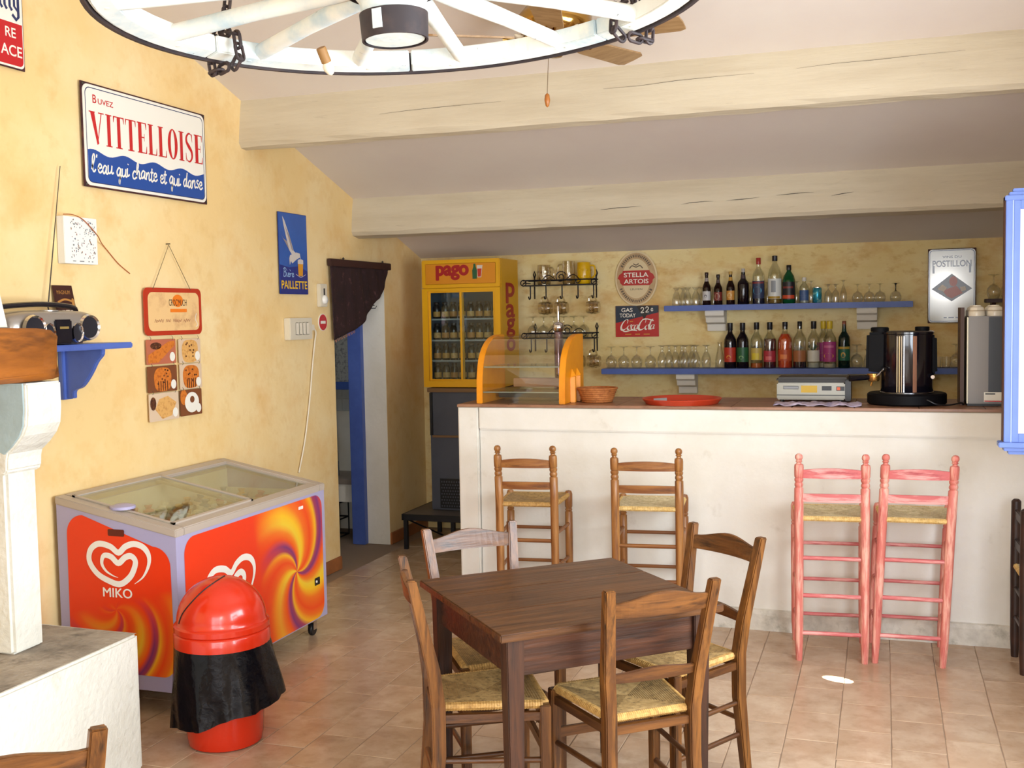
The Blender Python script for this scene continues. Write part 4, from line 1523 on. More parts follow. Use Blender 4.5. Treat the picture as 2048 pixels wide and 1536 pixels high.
for nm, pts, m in (('bottle_picture', [(.062, -.03), (.095, -.03), (.097, .03), (.088, .055), (.086, .078), (.070, .078), (.069, .055), (.060, .03)], mat('print_green', '1E5A38', .4)),
                   ('glass_picture', [(.100, -.02), (.128, -.02), (.140, .066), (.096, .066)], mat('print_pale', 'DCCFC0', .4)),
                   ('juice_picture', [(.103, -.016), (.125, -.016), (.133, .042), (.100, .042)], mat('print_red', 'C23222', .4))):
    z = {'bottle_picture': .001, 'glass_picture': .0011, 'juice_picture': .0016}[nm]
    o = Flat().poly(pts, z).build(nm, m, hd)
    o.location, o.rotation_euler = (.035, -HD - .0025, .812), ON_BACK
# side lettering, one capital above the other
for ch, zc, hh in (('p', .605, .145), ('a', .500, .095), ('g', .355, .135), ('o', .255, .090)):
    o = text(ch, Y_red, fr, 0, 0, 0, hh, .19, bold=.012, fit=True, heavy=.012)
    o.location, o.rotation_euler = (HW + .0015, .02, zc), ON_LEFT
# door frame and two sliding panes
mb = MB()
mb.box(-HW, HW, -HD, -HD + .04, .645 + .055, .718)
mb.box(-HW, HW, -HD, -HD + .04, 0, .045)
mb.box(-HW, -HW + .042, -HD, -HD + .04, .045, .70)
mb.box(HW - .042, HW, -HD, -HD + .04, .045, .70)
mb.build('door_surround', Y_met, fr)
for x0, x1, yy in ((-HW + .04, .012, -HD + .022), (-.012, HW - .04, -HD + .008)):
    mb = MB()
    a = .016
    mb.box(x0, x0 + a, yy, yy + .012, .045, .70)
    mb.box(x1 - a, x1, yy, yy + .012, .045, .70)
    mb.box(x0 + a, x1 - a, yy, yy + .012, .045, .058)
    mb.box(x0 + a, x1 - a, yy, yy + .012, .688, .70)
    d = mb.build('sliding_door', Y_met, fr)
    MB().box(x0 + a, x1 - a, yy + .004, yy + .007, .058, .688).build('pane', G_door, d)
ZS = [.052, .195, .345, .50]
for z in ZS:
    MB().box(-HW + .035, HW - .035, -HD + .075, HD - .03, z - .012, z).build('shelf', F_shelf, fr)
# juice bottles, eight to a shelf
J_glass = mat('juice_bottle_glass', '14110E', .15)
J_lab = [mat('juice_label_' + str(i), c, .5, var=[('C46A2A', 60, .5, .7)]) for i, c in enumerate(('CFA04E', 'C08A42', 'D2AE6A'))]
J_cap = mat('juice_cap', '2A1E18', .35)
J_capr = mat('juice_cap_ring', 'A8522A', .4)
def make_juice(lab):
    t = thing('juice_bottle', 'x', 'bottle', (0, 0, 0), group='juice bottles in the fridge')
    MB().lathe([(.026, 0), (.0275, .004), (.0275, .070), (.0260, .086), (.0180, .100), (.0175, .110), (.001, .111)], 14).build('bottle_body', J_glass, t, smooth=True)
    MB().lathe([(.0280, .014), (.0282, .016), (.0282, .050), (.0280, .052)], 14, cap=False).build('label_band', lab, t, smooth=True)
    MB().lathe([(.0205, .104), (.021, .106), (.021, .118), (.019, .121), (.001, .121)], 14).build('cap', J_cap, t, smooth=True)
    return t
JP = [make_juice(m) for m in J_lab]
ORD = ['first', 'second', 'third', 'fourth', 'fifth', 'sixth', 'seventh', 'eighth', 'ninth', 'tenth', 'eleventh', 'twelfth', 'thirteenth', 'fourteenth']
LEV = ['bottom', 'second lowest', 'second highest', 'top']
used = set()
for j, z in enumerate(ZS):
    for i in range(8):
        x = -.232 + .0655 * i + (.006 if i > 3 else 0)
        k = (i * 2 + j) % 3
        lb = '%s juice bottle from the left on the %s fridge shelf' % (ORD[i], LEV[j])
        loc = (-2.898 + x, 7.62 - .10 + .004 * (i % 2), 1.175 + z)
        if k in used:
            dup(JP[k], loc, None, lb)
        else:
            used.add(k)
            JP[k].location = loc
            JP[k]['label'] = lb
# the grey cooling cabinet below
M_gcab = mat('slate_grey_panel', '4C505C', .5, var=[('42454F', 3, .4, .7)])
M_gdark = mat('cabinet_dark_frame', '15161B', .5)
M_slot = mat('grille_slot', '0C0D12', .7)
M_brown = mat('brown_trim', '7A5A38', .5)
gc = thing('cooling_cabinet', 'slate grey cooling cabinet with a grille under the yellow fridge', 'cabinet', (-2.898, 7.66, .262))
mb = MB().box(-.275, .29, -.21, .20, 0, .875)
mb.build('body', M_gcab, gc, bevel=.004)
MB().box(-.285, .30, -.235, .21, .875, .905).build('top_board', M_brown, gc, bevel=.003)
for x in (-.262, .22):
    MB().box(x - .010, x + .010, -.222, -.208, .555, .870).build('frame_strip', M_gdark, gc)
MB().box(-.255, .28, -.226, -.209, .540, .556).build('divider_strip', M_brown, gc, bevel=.002)
mb = MB().box(-.205, .27, -.216, -.209, .015, .235)
gr = mb.build('grille', M_gdark, gc)
mb = MB()
for j in range(9):
    for i in range(24):
        x = -.195 + .0195 * i + (.0098 if j % 2 else 0)
        mb.box(x, x + .009, -.219, -.2155, .026 + .0225 * j, .036 + .0225 * j)
o = mb.build('grille_rib', M_gcab, gr)
o['kind'] = 'stuff'
st = thing('metal_stand', 'low black metal stand under the grey cooling cabinet', 'stand', (-3.0, 7.58, 0))
MB().box(-.31, .43, -.33, .33, .236, .259).build('top_plate', mat('stand_grey_top', '5B5550', .5), st)
mb = MB()
mb.box(-.315, .435, -.345, -.33, .215, .259)
mb.box(-.325, -.31, -.345, .33, .215, .259)
mb.build('edge_frame', M_gdark, st)
for x, y in ((-.30, -.325), (.42, -.325), (-.30, .31), (.42, .31), (.02, -.2)):
    MB().box(x - .014, x + .014, y - .014, y + .014, 0, .236).build('leg', M_gdark, st)
MB().rod((-.29, -.30, .21), (-.18, .10, .02), .006).build('brace', M_gdark, st)

# ------------------------------------------------------------------ glassware and bottles
G_clear = glass('clear_glass', 'F7F7F4', edge=.62, base=.09)
G_smoke = glass('dark_stem_glass', '50505A', edge=.5, base=.1)
G_clearb = glass('bottle_glass_clear', 'F2F3EC', edge=.55, base=.12)
GL = {  # profiles of glasses standing upside down on the rim: (radius, height)
    'balloon': [(.030, 0), (.039, .020), (.043, .045), (.040, .068), (.026, .088), (.008, .098), (.0045, .108), (.0045, .145), (.010, .152), (.034, .158), (.036, .161), (.001, .162)],
    'tulip': [(.026, 0), (.031, .015), (.035, .045), (.033, .075), (.021, .105), (.012, .120), (.013, .130), (.009, .142), (.010, .155), (.028, .164), (.030, .168), (.001, .169)],
    'short': [(.031, 0), (.033, .012), (.032, .045), (.024, .080), (.014, .098), (.011, .108), (.018, .118), (.026, .126), (.027, .130), (.001, .131)],
    'narrow': [(.025, 0), (.027, .03), (.025, .065), (.014, .082), (.006, .090), (.005, .112), (.012, .122), (.028, .128), (.001, .129)],
    'flute': [(.019, 0), (.024, .03), (.022, .065), (.010, .105), (.005, .118), (.005, .142), (.014, .151), (.028, .154), (.001, .155)],
    'wine': [(.029, 0), (.037, .018), (.038, .035), (.028, .060), (.009, .072), (.004, .078), (.004, .112), (.010, .120), (.030, .124), (.001, .125)]}
GM = {}
def glassware(kind, loc, label, group, m=None, foot=None):
    m = m or G_clear
    key = (kind, m.name)
    if key not in GM:
        p = GL[kind]
        k = [i for i in range(len(p)) if p[i][0] < .02 or i == len(p) - 1][0]
        GM[key] = (MB().lathe(p[:k + 1], 18, cap=False).mesh('bowl', m, smooth=True), MB().lathe(p[k:], 18, cap=False).mesh('stem', m, smooth=True))
    t = thing('stem_glass', label, 'glass', loc, group=group)
    link('bowl', GM[key][0], t)
    link('stem', GM[key][1] if not foot else MB().lathe(GL[kind][[i for i in range(len(GL[kind])) if GL[kind][i][0] < .02][0]:], 18, cap=False).mesh('stem', foot, smooth=True), t)
    return t

BOT = {  # silhouettes: radius and height as fractions of the body radius and total height
    'spirit': [(.94, 0), (1, .015), (1, .60), (.93, .66), (.62, .73), (.36, .78), (.33, .82), (.33, .93)],
    'syrup': [(.94, 0), (1, .015), (1, .58), (.95, .64), (.72, .71), (.44, .77), (.38, .82), (.38, .90)],
    'beer': [(.94, 0), (1, .02), (1, .50), (.92, .58), (.60, .68), (.42, .76), (.38, .86), (.38, .95)],
    'swing': [(.94, 0), (1, .02), (1, .55), (.92, .62), (.62, .68), (.40, .73), (.36, .80), (.36, .90)],
    'round': [(.90, 0), (1, .02), (1, .54), (.96, .62), (.80, .72), (.50, .80), (.34, .84), (.33, .94)],
    'carafe': [(.9, 0), (1, .03), (1, .30), (.86, .48), (.55, .70), (.42, .86), (.44, .97), (.5, 1)]}
def bottle(x, y, z, h, r, sil, label, body, liquid=None, level=.5, lab=None, lab_z=(.15, .45), marks=(), cap=None, cap_h=.10, cap_r=1.18, neck=None, group='bottles on the upper blue shelf'):
    """body: glass material; liquid: material up to level; lab: label colour; marks: (shape, colour, z, w, h)"""
    t = thing('bottle', label, 'bottle', (x, y, z), (0, 0, R(-8)), group)
    P = [(a * r, b * h) for a, b in BOT[sil]]
    MB().lathe(P, 20).build('bottle_body', body, t, smooth=True)
    if liquid:
        q = [(max(.001, a - .0016), max(.003, b)) for a, b in P if b <= level * h]
        for (a0, b0), (a1, b1) in zip(P, P[1:]):
            if b0 <= level * h < b1:
                k = (level * h - b0) / (b1 - b0)
                q.append((a0 + (a1 - a0) * k - .0016, level * h))
        MB().lathe(q, 20).build('liquid', liquid, t, smooth=True)
    def arc(z0, z1, half, rr, n=12):
        mb = MB()
        vs, fs = [], []
        for i in range(n + 1):
            a = -PI / 2 + half * (-1 + 2 * i / n)
            vs += [(rr * math.cos(a), rr * math.sin(a), z0), (rr * math.cos(a), rr * math.sin(a), z1)]
        for i in range(n):
            fs.append((2 * i, 2 * i + 2, 2 * i + 3, 2 * i + 1))
        return mb.add(vs, fs)
    if lab:
        lo = arc(lab_z[0] * h, lab_z[1] * h, 1.35, r * 1.012).build('label', mat('label_' + lab, lab, .45), t, smooth=True, fix=False)
        for (shape, c, zc, w_, h_) in marks:
            if shape == 'band':
                o = arc((zc - h_ / 2) * h, (zc + h_ / 2) * h, w_, r * 1.022)
            else:
                o = MB()
                vs = []
                pts = {'diamond': [(-1, 0), (0, -1), (1, 0), (0, 1)], 'disc': [(math.cos(q * PI / 6), math.sin(q * PI / 6)) for q in range(12)]}[shape]
                for a, b in pts:
                    an = -PI / 2 + a * w_
                    vs.append((r * 1.026 * math.cos(an), r * 1.026 * math.sin(an), (zc + b * h_ / 2) * h))
                o.add(vs, [tuple(range(len(vs)))])
            o.build('label_mark', mat('mark_' + c, c, .45), lo, fix=False)
    if neck:
        a, b = [(a, b) for a, b in P if b >= .72 * h][0]
        MB().lathe([(BOT[sil][-3][0] * r * 1.22, h * .72), (BOT[sil][-2][0] * r * 1.08, h * .83)], 16, cap=False).build('neck_foil', mat('foil_' + neck, neck, .35), t, smooth=True)
    if cap:
        cr, c0 = P[-1][0] * cap_r, P[-1][1]
        MB().lathe([(cr * .96, c0 - cap_h * h * .45), (cr, c0 - cap_h * h * .4), (cr, h - .002), (cr * .9, h), (.001, h)], 16).build('cap', mat('cap_' + cap, cap, .35), t, smooth=True)
    return t

def wall_shelf(name, label, x0, x1, zt, brackets, depth=.20, th=.040):
    t = thing(name, label, 'shelf', ((x0 + x1) / 2, YW - depth / 2, zt))
    w_ = (x1 - x0) / 2
    MB().box(-w_, w_, -depth / 2, depth / 2 - .001, -th, 0).build('board', M_blue, t, bevel=.003)
    for bx in brackets:
        bx -= (x0 + x1) / 2
        mb = MB()
        p = [(depth / 2 - .002, -th), (-depth / 2 + .03, -th), (-depth / 2 + .03, -th - .035), (-depth / 2 + .06, -th - .05), (-depth / 2 + .075, -th - .085), (depth / 2 - .06, -th - .10), (depth / 2 - .05, -th - .148), (depth / 2 - .002, -th - .148)]
        mb.prism(p, 'x', bx - .067, bx + .067)
        mb.build('bracket', mat('white_bracket', 'E3DED4', .8, bump=(30, .2)), t, bevel=.003)
    return t
ZU, ZL = 1.738, 1.284
wall_shelf('wall_shelf', 'upper blue shelf of bottles and glasses on white brackets', -1.502, .186, ZU, (-1.146, -.110))
wall_shelf('wall_shelf', 'lower blue shelf of bottles and glasses behind the bar', -1.972, .80, ZL, (-1.358, -.30))
YS = 7.945
B_brown = mat('brown_bottle_glass', '1E0C0A', .1)
B_dk = mat('near_black_bottle_glass', '130A12', .1)
B_green = mat('green_bottle_glass', '0C4A26', .1)
B_dgreen = mat('deep_green_bottle_glass', '07201C', .1)
def liq(n, c):
    return mat('liquid_' + n, c, .1)
UP = 'bottles on the upper blue shelf'
bottle(-1.207, YS, ZU, .234, .030, 'beer', 'dark beer bottle with a silver label, leftmost bottle of the upper shelf', B_brown, lab='C9C6C6', lab_z=(.14, .42), marks=(('disc', '6A6870', .27, .35, .10),), cap='2A1416', neck='9A8F8C', group=UP)
bottle(-1.125, YS, ZU, .217, .030, 'beer', 'dark beer bottle with a red and pale label on the upper shelf', B_brown, lab='7A2A22', lab_z=(.14, .42), marks=(('disc', 'D9C4A8', .28, .6, .20),), cap='24161A', neck='5A4A48', group=UP)
bottle(-1.037, YS, ZU, .236, .030, 'beer', 'beer bottle with a gold label and gold neck on the upper shelf', B_brown, lab='C98B3A', lab_z=(.14, .42), marks=(('disc', 'F0DCA8', .28, .5, .16),), cap='B9954A', neck='C09038', group=UP)
bottle(-.948, YS, ZU, .253, .040, 'swing', 'stout dark swing-top bottle between the beers and the tall clear bottles', B_dk, cap='B8B0AA', cap_h=.12, cap_r=.9, neck='4A3A40', group=UP)
bottle(-.841, YS, ZU, .326, .043, 'spirit', 'tall clear bottle with a red cap and a blue round label', G_clearb, liq('navy', '1A1C38'), .50, lab='2A3454', lab_z=(.12, .50), marks=(('disc', '4FA8D0', .29, .75, .17), ('band', '7A2A30', .46, 1.2, .04)), cap='A8322A', cap_h=.16, group=UP)
bottle(-.728, YS, ZU, .337, .048, 'round', 'tallest clear bottle with a white label and a black cap', G_clearb, liq('amber_foot', '8A6A1E'), .09, lab='D8DAD6', lab_z=(.10, .52), marks=(('band', '8A8F96', .36, .35, .24), ('band', 'B08A2A', .13, 1.0, .05)), cap='1C1A22', cap_h=.12, group=UP)
bottle(-.632, YS, ZU, .268, .044, 'round', 'green bottle with a dark and orange label on the upper shelf', B_green, lab='15131E', lab_z=(.10, .56), marks=(('band', 'C8461E', .17, 1.2, .09), ('band', '7A2A24', .42, .9, .05)), cap='16141A', cap_h=.16, group=UP)
bottle(-.528, YS, ZU, .180, .032, 'syrup', 'small clear bottle with a blue label right of the green one', G_clearb, liq('pale', 'B4B8B4'), .3, lab='3E5A8A', lab_z=(.10, .50), marks=(('diamond', 'C8CFD8', .3, .6, .20),), cap='D8D4CC', group=UP)
# the can
t = thing('drinks_can', 'turquoise and silver drinks can on the upper shelf', 'can', (-.440, YS, ZU), group=None)
MB().lathe([(.024, 0), (.0305, .008), (.0305, .098), (.026, .106), (.024, .108), (.022, .105), (.001, .105)], 20).build('can_body', mat('can_turquoise', '2E8FA8', .3, metal=.5, var=[('9AD0C8', 30, .5, .6)]), t, smooth=True)
MB().lathe([(.0265, .104), (.0265, .109), (.024, .109)], 20, cap=False).build('rim', M_chrome, t)
for i, x in enumerate((-1.425, -1.346, -1.284)):
    glassware('short', (x, YS, ZU), '%s short upturned glass from the left end of the upper shelf' % ORD[i], 'short glasses on the upper shelf')
for i, x in enumerate((-1.385, -1.245, -1.165)):
    glassware('short', (x, YS + .055, ZU), '%s short upturned glass behind the front row, upper shelf left' % ORD[i], 'short glasses on the upper shelf')
for i, x in enumerate((-.905, -.785, -.585)):
    glassware('flute', (x, YS + .06, ZU), 'upturned glass standing behind the tall bottles of the upper shelf, %s of three' % ORD[i], 'glasses behind the tall bottles')
glassware('flute', (-.482, YS, ZU), 'upturned flute between the small bottle and the turquoise can', 'flutes on the upper shelf')
for i, x in enumerate((-.366, -.317)):
    glassware('narrow', (x, YS, ZU), '%s narrow upturned glass right of the turquoise can' % ORD[i], 'narrow glasses on the upper shelf')
glassware('flute', (-.265, YS, ZU), 'upturned flute right of the two narrow glasses', 'flutes on the upper shelf')
for i, x in enumerate((-.172, -.096, -.025)):
    glassware('wine', (x, YS, ZU), '%s upturned wine glass at the right of the upper shelf' % ORD[i], 'wine glasses on the upper shelf')
glassware('wine', (.076, YS, ZU), 'upturned wine glass with a dark stem at the right end of the upper shelf', 'wine glasses on the upper shelf', foot=G_smoke)
LO = 'bottles on the lower blue shelf'
for i, x in enumerate((-1.915, -1.821, -1.723, -1.621)):
    glassware('balloon', (x, YS, ZL), '%s upturned balloon glass from the left end of the lower shelf' % ORD[i], 'balloon glasses on the lower shelf')
for i, x in enumerate((-1.535, -1.437, -1.366, -1.290, -1.213)):
    glassware('tulip', (x, YS, ZL), '%s upturned tulip glass in the middle of the lower shelf' % ORD[i], 'tulip glasses on the lower shelf')
for i, x in enumerate((-1.495, -1.40, -1.325)):
    glassware('tulip', (x, YS + .06, ZL), 'upturned tulip glass in the second row of the lower shelf, %s of three' % ORD[i], 'tulip glasses on the lower shelf')
bottle(-1.116, YS, ZL, .186, .033, 'carafe', 'small clear empty carafe left of the syrup bottles', G_clear, group=LO)
bottle(-1.042, YS, ZL, .323, .043, 'syrup', 'dark bottle with a red and orange label, leftmost of the lower row', B_dk, lab='B8301C', lab_z=(.14, .46), marks=(('diamond', '2E1A20', .40, 1.0, .22), ('disc', 'D8903A', .25, .4, .08)), cap='15131A', cap_h=.14, group=LO)
bottle(-.954, YS, ZL, .323, .043, 'syrup', 'dark bottle with a green label, second of the lower row', B_dk, lab='1E5A34', lab_z=(.14, .46), marks=(('diamond', '18282A', .40, 1.0, .22), ('disc', '7FA86A', .24, .4, .08)), cap='15131A', cap_h=.14, group=LO)
bottle(-.856, YS, ZL, .325, .042, 'syrup', 'clear bottle with a yellow label and amber dregs in the lower row', G_clearb, liq('orange', 'C8661A'), .11, lab='C9AE5A', lab_z=(.18, .44), marks=(('diamond', '3A3A30', .42, .9, .18), ('band', 'E0C838', .26, .6, .14)), cap='15131A', cap_h=.13, group=LO)
bottle(-.764, YS, ZL, .325, .043, 'syrup', 'bottle of dark red liquid with a pink label in the lower row', G_clearb, liq('grenadine', '4A1020'), .64, lab='B03040', lab_z=(.14, .38), marks=(('diamond', '7A8A88', .42, .9, .16), ('band', 'D86A6A', .22, .5, .08)), cap='15131A', cap_h=.14, group=LO)
bottle(-.659, YS, ZL, .325, .049, 'syrup', 'bottle of bright orange red liquid in the middle of the lower row', G_clearb, liq('orange_red', 'DE4A14'), .74, lab='C0502A', lab_z=(.16, .40), marks=(('diamond', 'A83A20', .44, .9, .16), ('band', 'E8864A', .25, .5, .10)), cap='15131A', cap_h=.14, cap_r=1.0, group=LO)
bottle(-.559, YS, ZL, .327, .045, 'syrup', 'clear bottle with a brown label, second from the right of the black caps', G_clearb, liq('brown_dregs', '3A1A1C'), .34, lab='A86A42', lab_z=(.14, .38), marks=(('diamond', '9A9A94', .44, .9, .14),), cap='15131A', cap_h=.14, cap_r=.95, group=LO)
bottle(-.464, YS, ZL, .327, .042, 'syrup', 'clear bottle with a white label and a green diamond', G_clearb, liq('water', 'C8CCC4'), .12, lab='D8D6CA', lab_z=(.14, .38), marks=(('diamond', '3E5A4A', .46, .95, .20),), cap='15131A', cap_h=.14, group=LO)
bottle(-.402, YS + .062, ZL, .327, .042, 'syrup', 'clear yellow capped bottle with a purple label, standing behind its twin', G_clearb, liq('clear_a', 'C8C0B0'), .10, lab='A0387A', lab_z=(.14, .54), marks=(('disc', 'D8B82E', .26, .7, .12),), cap='D8B82E', cap_h=.15, group=LO)
bottle(-.356, YS - .016, ZL, .327, .045, 'syrup', 'clear yellow capped bottle with a purple label, in front of its twin', G_clearb, liq('clear_a', 'C8C0B0'), .10, lab='A8387E', lab_z=(.14, .56), marks=(('disc', 'E0C030', .26, .8, .12), ('band', 'C86A9A', .46, .8, .05)), cap='D8B82E', cap_h=.15, group=LO)
bottle(-.260, YS, ZL, .326, .040, 'spirit', 'dark green bottle with a green and gold label, rightmost of the lower row', B_dgreen, lab='14604A', lab_z=(.16, .46), marks=(('band', 'B89A3A', .43, 1.2, .05), ('disc', 'C8A048', .28, .4, .12)), cap='8A4A34', cap_h=.10, cap_r=1.0, neck='0E3A30', group=LO)
glassware('balloon', (-.176, YS, ZL), 'upturned balloon glass right of the dark green bottle', 'balloon glasses on the lower shelf')
glassware('short', (-.10, YS, ZL), 'short upturned glass half hidden by the coffee machine', 'short glasses on the lower shelf')
for i, x in enumerate((.342, .400)):
    t = thing('tumbler', '%s clear tumbler right of the coffee machine on the lower shelf' % ORD[i], 'glass', (x, YS, ZL), group='tumblers on the lower shelf')
    MB().lathe([(.026, .003), (.030, .075)], 18, cap=False).build('wall', G_clear, t, smooth=True)
    MB().lathe([(.026, 0), (.026, .008)], 18).build('base', G_clear, t, smooth=True)
glassware('balloon', (.462, YS, ZL), 'upturned balloon glass left of the steel box on the lower shelf', 'balloon glasses on the lower shelf')

# ------------------------------------------------------------------ wrought iron glass racks
M_iron = mat('wrought_iron', '15131C', .45, metal=.4)
def rack(label, zb, scroll_x):
    t = thing('iron_glass_rack', label, 'rack', (-2.31, YW, zb), group='iron glass racks')
    for y, z in ((-.135, .038), (-.008, .038)):
        MB().rod((-.275, y, z), (.275, y, z), .0052, n=7).build('rail', M_iron, t, smooth=True)
    MB().box(-.27, .27, -.145, -.003, -.004, .004).build('shelf_plate', M_iron, t)
    for sx in (-1, 1):
        mb = MB()
        mb.tube([(sx * .275 + .022 * math.cos(a), -.135, .020 + .022 * math.sin(a)) for a in [i * PI / 6 for i in range(12)]], .004, 6, closed=True)
        mb.rod((sx * .275 - .015, -.115, .006), (sx * .275 + .015, -.115, .034), .003, n=5)
        mb.rod((sx * .275, -.135, .02), (sx * .262, -.004, .02), .004, n=6)
        mb.build('end_ring', M_iron, t, smooth=True)
    for x in (-.225, .262):
        mb = MB()
        mb.tube([(x, -.010, -.10), (x, -.010, .06), (x - .009, -.010, .085), (x, -.010, .112), (x + .009, -.010, .085), (x, -.010, .06)], .0048, 6)
        mb.build('back_bar', M_iron, t, smooth=True)
    sp = []
    for i in range(40):
        a = i / 39 * 3.2 * PI + .4
        q = .046 - .036 * i / 39
        sp.append((scroll_x + q * math.cos(a), -.137, .058 + q * math.sin(a)))
    MB().tube(sp, .0036, 6).build('scroll', M_iron, t, smooth=True)
    for s_ in (-1, 1):
        c = spline([(scroll_x + s_ * .045, -.137, .045), (scroll_x + s_ * .10, -.137, .075), (scroll_x + s_ * .15, -.137, .030), (scroll_x + s_ * .125, -.137, .012), (scroll_x + s_ * .115, -.137, .032)], 6)
        MB().tube(c, .0034, 6).build('scroll', M_iron, t, smooth=True)
    for x in (-.225, -.102, .024, .148, .268):
        c = spline([(x, -.12, -.002), (x, -.12, -.075), (x - .001, -.125, -.098), (x - .004, -.142, -.100), (x - .006, -.148, -.082)], 5)
        MB().tube(c, .0048, 7).build('hook', M_iron, t, smooth=True)
    return t
RA, RB = 1.910, 1.510
rack('upper black wrought iron rack with five hooks', RA, .02)
rack('lower black wrought iron rack with five hooks', RB, .06)
G_mug = glass('mug_glass', 'EEE9DC', edge=.7, base=.10)
def mug(loc, label, rot, m=G_mug, r=.047, h=.092, handle=True, group='glass mugs of the racks', dimple=True):
    t = thing('glass_mug', label, 'mug', loc, rot, group)
    mb = MB()
    mb.lathe([(r * .90, 0), (r, .012), (r * 1.06, h * .5), (r * .98, h * .92), (r * .95, h)], 22, cap=False)
    mb.build('cup', m, t, smooth=True)
    MB().lathe([(r * .88, 0), (r * .88, .009)], 22).build('base', m, t, smooth=True)
    if dimple:
        mb = MB()
        for k in range(11):
            for j in range(2):
                a = 2 * PI * (k + .5 * j) / 11
                mb.lathe([(.001, .003), (.008, .0015), (.010, 0)], 7, m=Matrix.Translation((r * 1.035 * math.cos(a), r * 1.035 * math.sin(a), h * (.34 + .30 * j))) @ Matrix.Rotation(a, 4, 'Z') @ Matrix.Rotation(PI / 2, 4, 'Y'))
        o = mb.build('dimple', m, t, smooth=True)
        o['kind'] = 'stuff'
    if handle:
        MB().tube(spline([(r * .98, 0, h * .85), (r + .030, 0, h * .80), (r + .034, 0, h * .42), (r * 1.0, 0, h * .22)], 5), .0065, 8).build('handle', m, t, smooth=True)
    return t
# hung by the handle: the mug lies on its side, handle up
HUNG = (0, -PI / 2, 0)
def hung(x, z, label):
    mug((x + .046, YW - .140, z), label, HUNG)
hung(-2.412, RA - .172, 'glass mug hanging from the second hook of the upper rack')
hung(-2.286, RA - .172, 'glass mug hanging from the third hook of the upper rack')
hung(-2.042, RA - .172, 'glass mug hanging from the right end hook of the upper rack')
hung(-2.162, RB - .172, 'glass mug hanging from the fourth hook of the lower rack')
hung(-2.042, RB - .172, 'glass mug hanging from the right end hook of the lower rack')
mug((-2.440, YW - .072, RA + .005), 'large clear glass mug standing on the left of the upper rack', (0, 0, R(-15)), r=.051, h=.150)
mug((-2.246, YW - .072, RA + .005), 'tall clear glass jug standing in the middle of the upper rack', (0, 0, R(-160)), r=.048, h=.175, dimple=False)
mug((-2.128, YW - .072, RA + .005), 'yellow glass mug standing on the right of the upper rack', (0, 0, R(0)), m=mat('yellow_mug', 'D9A90C', .2), r=.051, h=.160)
for i, x in enumerate((-2.534, -2.449, -2.367, -2.290, -2.211, -2.134)):
    glassware('balloon', (x, YW - .072, RB + .005), '%s upturned balloon glass from the left on the lower iron rack' % ORD[i], 'balloon glasses on the lower rack')

# ------------------------------------------------------------------ signs on the back wall
s = thing('beer_sign', 'oval cream beer sign with a red banner and white capitals', 'sign', (-1.742, YW - .010, 1.945), ON_BACK)
O_cream = mat('sign_cream', 'DDC9A0', .3)
O_tan = mat('sign_tan_ring', 'C2A47A', .3, var=[('AE8E66', 8, .45, .7)])
O_ink = mat('sign_ink', '6A5A48', .5)
mb = MB()
mb.prism(ell(.160, .202, 0, 0, 40), 'z', 0, .008)
mb.build('oval_plate', O_cream, s, bevel=.002)
f = Flat()
f.ring(ell(.148, .190, 0, 0, 40), ell(.106, .146, 0, 0, 40), .0086)
rg = f.build('ring_band', O_tan, s)
f = Flat()
rO = random.Random(3)
for a0, a1 in ((35, 145), (205, 335)):
    a = a0
    while a < a1:
        d = rO.uniform(5, 8)
        f.stroke([(.127 * math.cos(R(a)), .168 * math.sin(R(a))), (.127 * math.cos(R(a + d * .6)), .168 * math.sin(R(a + d * .6)))], .020, .0092, smooth=False)
        a += d
f.build('ring_lettering', O_ink, rg)
f = Flat()
f.poly([(-.102, -.050), (.102, -.050), (.122, -.03), (.125, -.01), (.140, .005), (.128, .03), (.105, .045), (.10, .060), (-.10, .060), (-.105, .045), (-.128, .03), (-.140, .005), (-.125, -.01), (-.122, -.03)], .0092)
bn_ = f.build('red_banner', mat('banner_red', 'B21A1E', .3), s)
text('STELLA', E_white, bn_, 0, .012, .0098, .034, .185, bold=.014)
text('ARTOIS', E_white, bn_, 0, -.036, .0098, .034, .185, bold=.014)
text('LEUVEN', O_ink, s, 0, -.085, .0092, .014, .09)
f = Flat()
f.stroke([(-.05, .075), (-.03, .095), (0, .085), (.03, .095), (.05, .075)], .008, .0092)
f.stroke([(-.02, .11), (0, .10), (.02, .11)], .008, .0092)
f.build('crest', O_ink, s)

s = thing('petrol_sign', 'small red and dark blue petrol price sign with a white script drink name', 'sign', (-1.740, YW - .008, 1.629), ON_BACK)
CW, CH = .326, .232
plate(s, CW, CH, mat('sign_red', 'B8161A', .3), .006, 'plate')
C_navy = mat('sign_navy', '152A42', .3)
C_black = mat('sign_black', '0D1018', .3)
f = Flat()
f.poly([(-CW / 2 + .001, -.012), (CW / 2 - .001, .063), (CW / 2 - .001, CH / 2 - .001), (-CW / 2 + .001, CH / 2 - .001)], .0065)
nv_ = f.build('navy_field', C_navy, s)
f = Flat().poly([(-.005, CH / 2 - .001), (.115, CH / 2 - .001), (.055, .012)], .0071)
tr_ = f.build('black_triangle', C_black, s)
text('GAS', E_white, nv_, -.075, .070, .0076, .030, .085, bold=.014)
text('TODAY', E_white, nv_, -.070, .030, .0076, .030, .122, bold=.014)
f = Flat()
two = [(0, .7), (.2, 1), (.5, .85), (.45, .5), (.02, .02), (.6, .06)]
f.stroke([(.030 + x * .040, .062 + y * .040) for x, y in two], .006, .0078)
f.stroke([(.066 + x * .040, .066 + y * .040) for x, y in two], .006, .0078)
f.stroke([(.122, .088), (.112, .094), (.106, .082), (.114, .074), (.123, .080)], .004, .0078)
f.stroke([(.116, .098), (.113, .070)], .003, .0078, smooth=False)
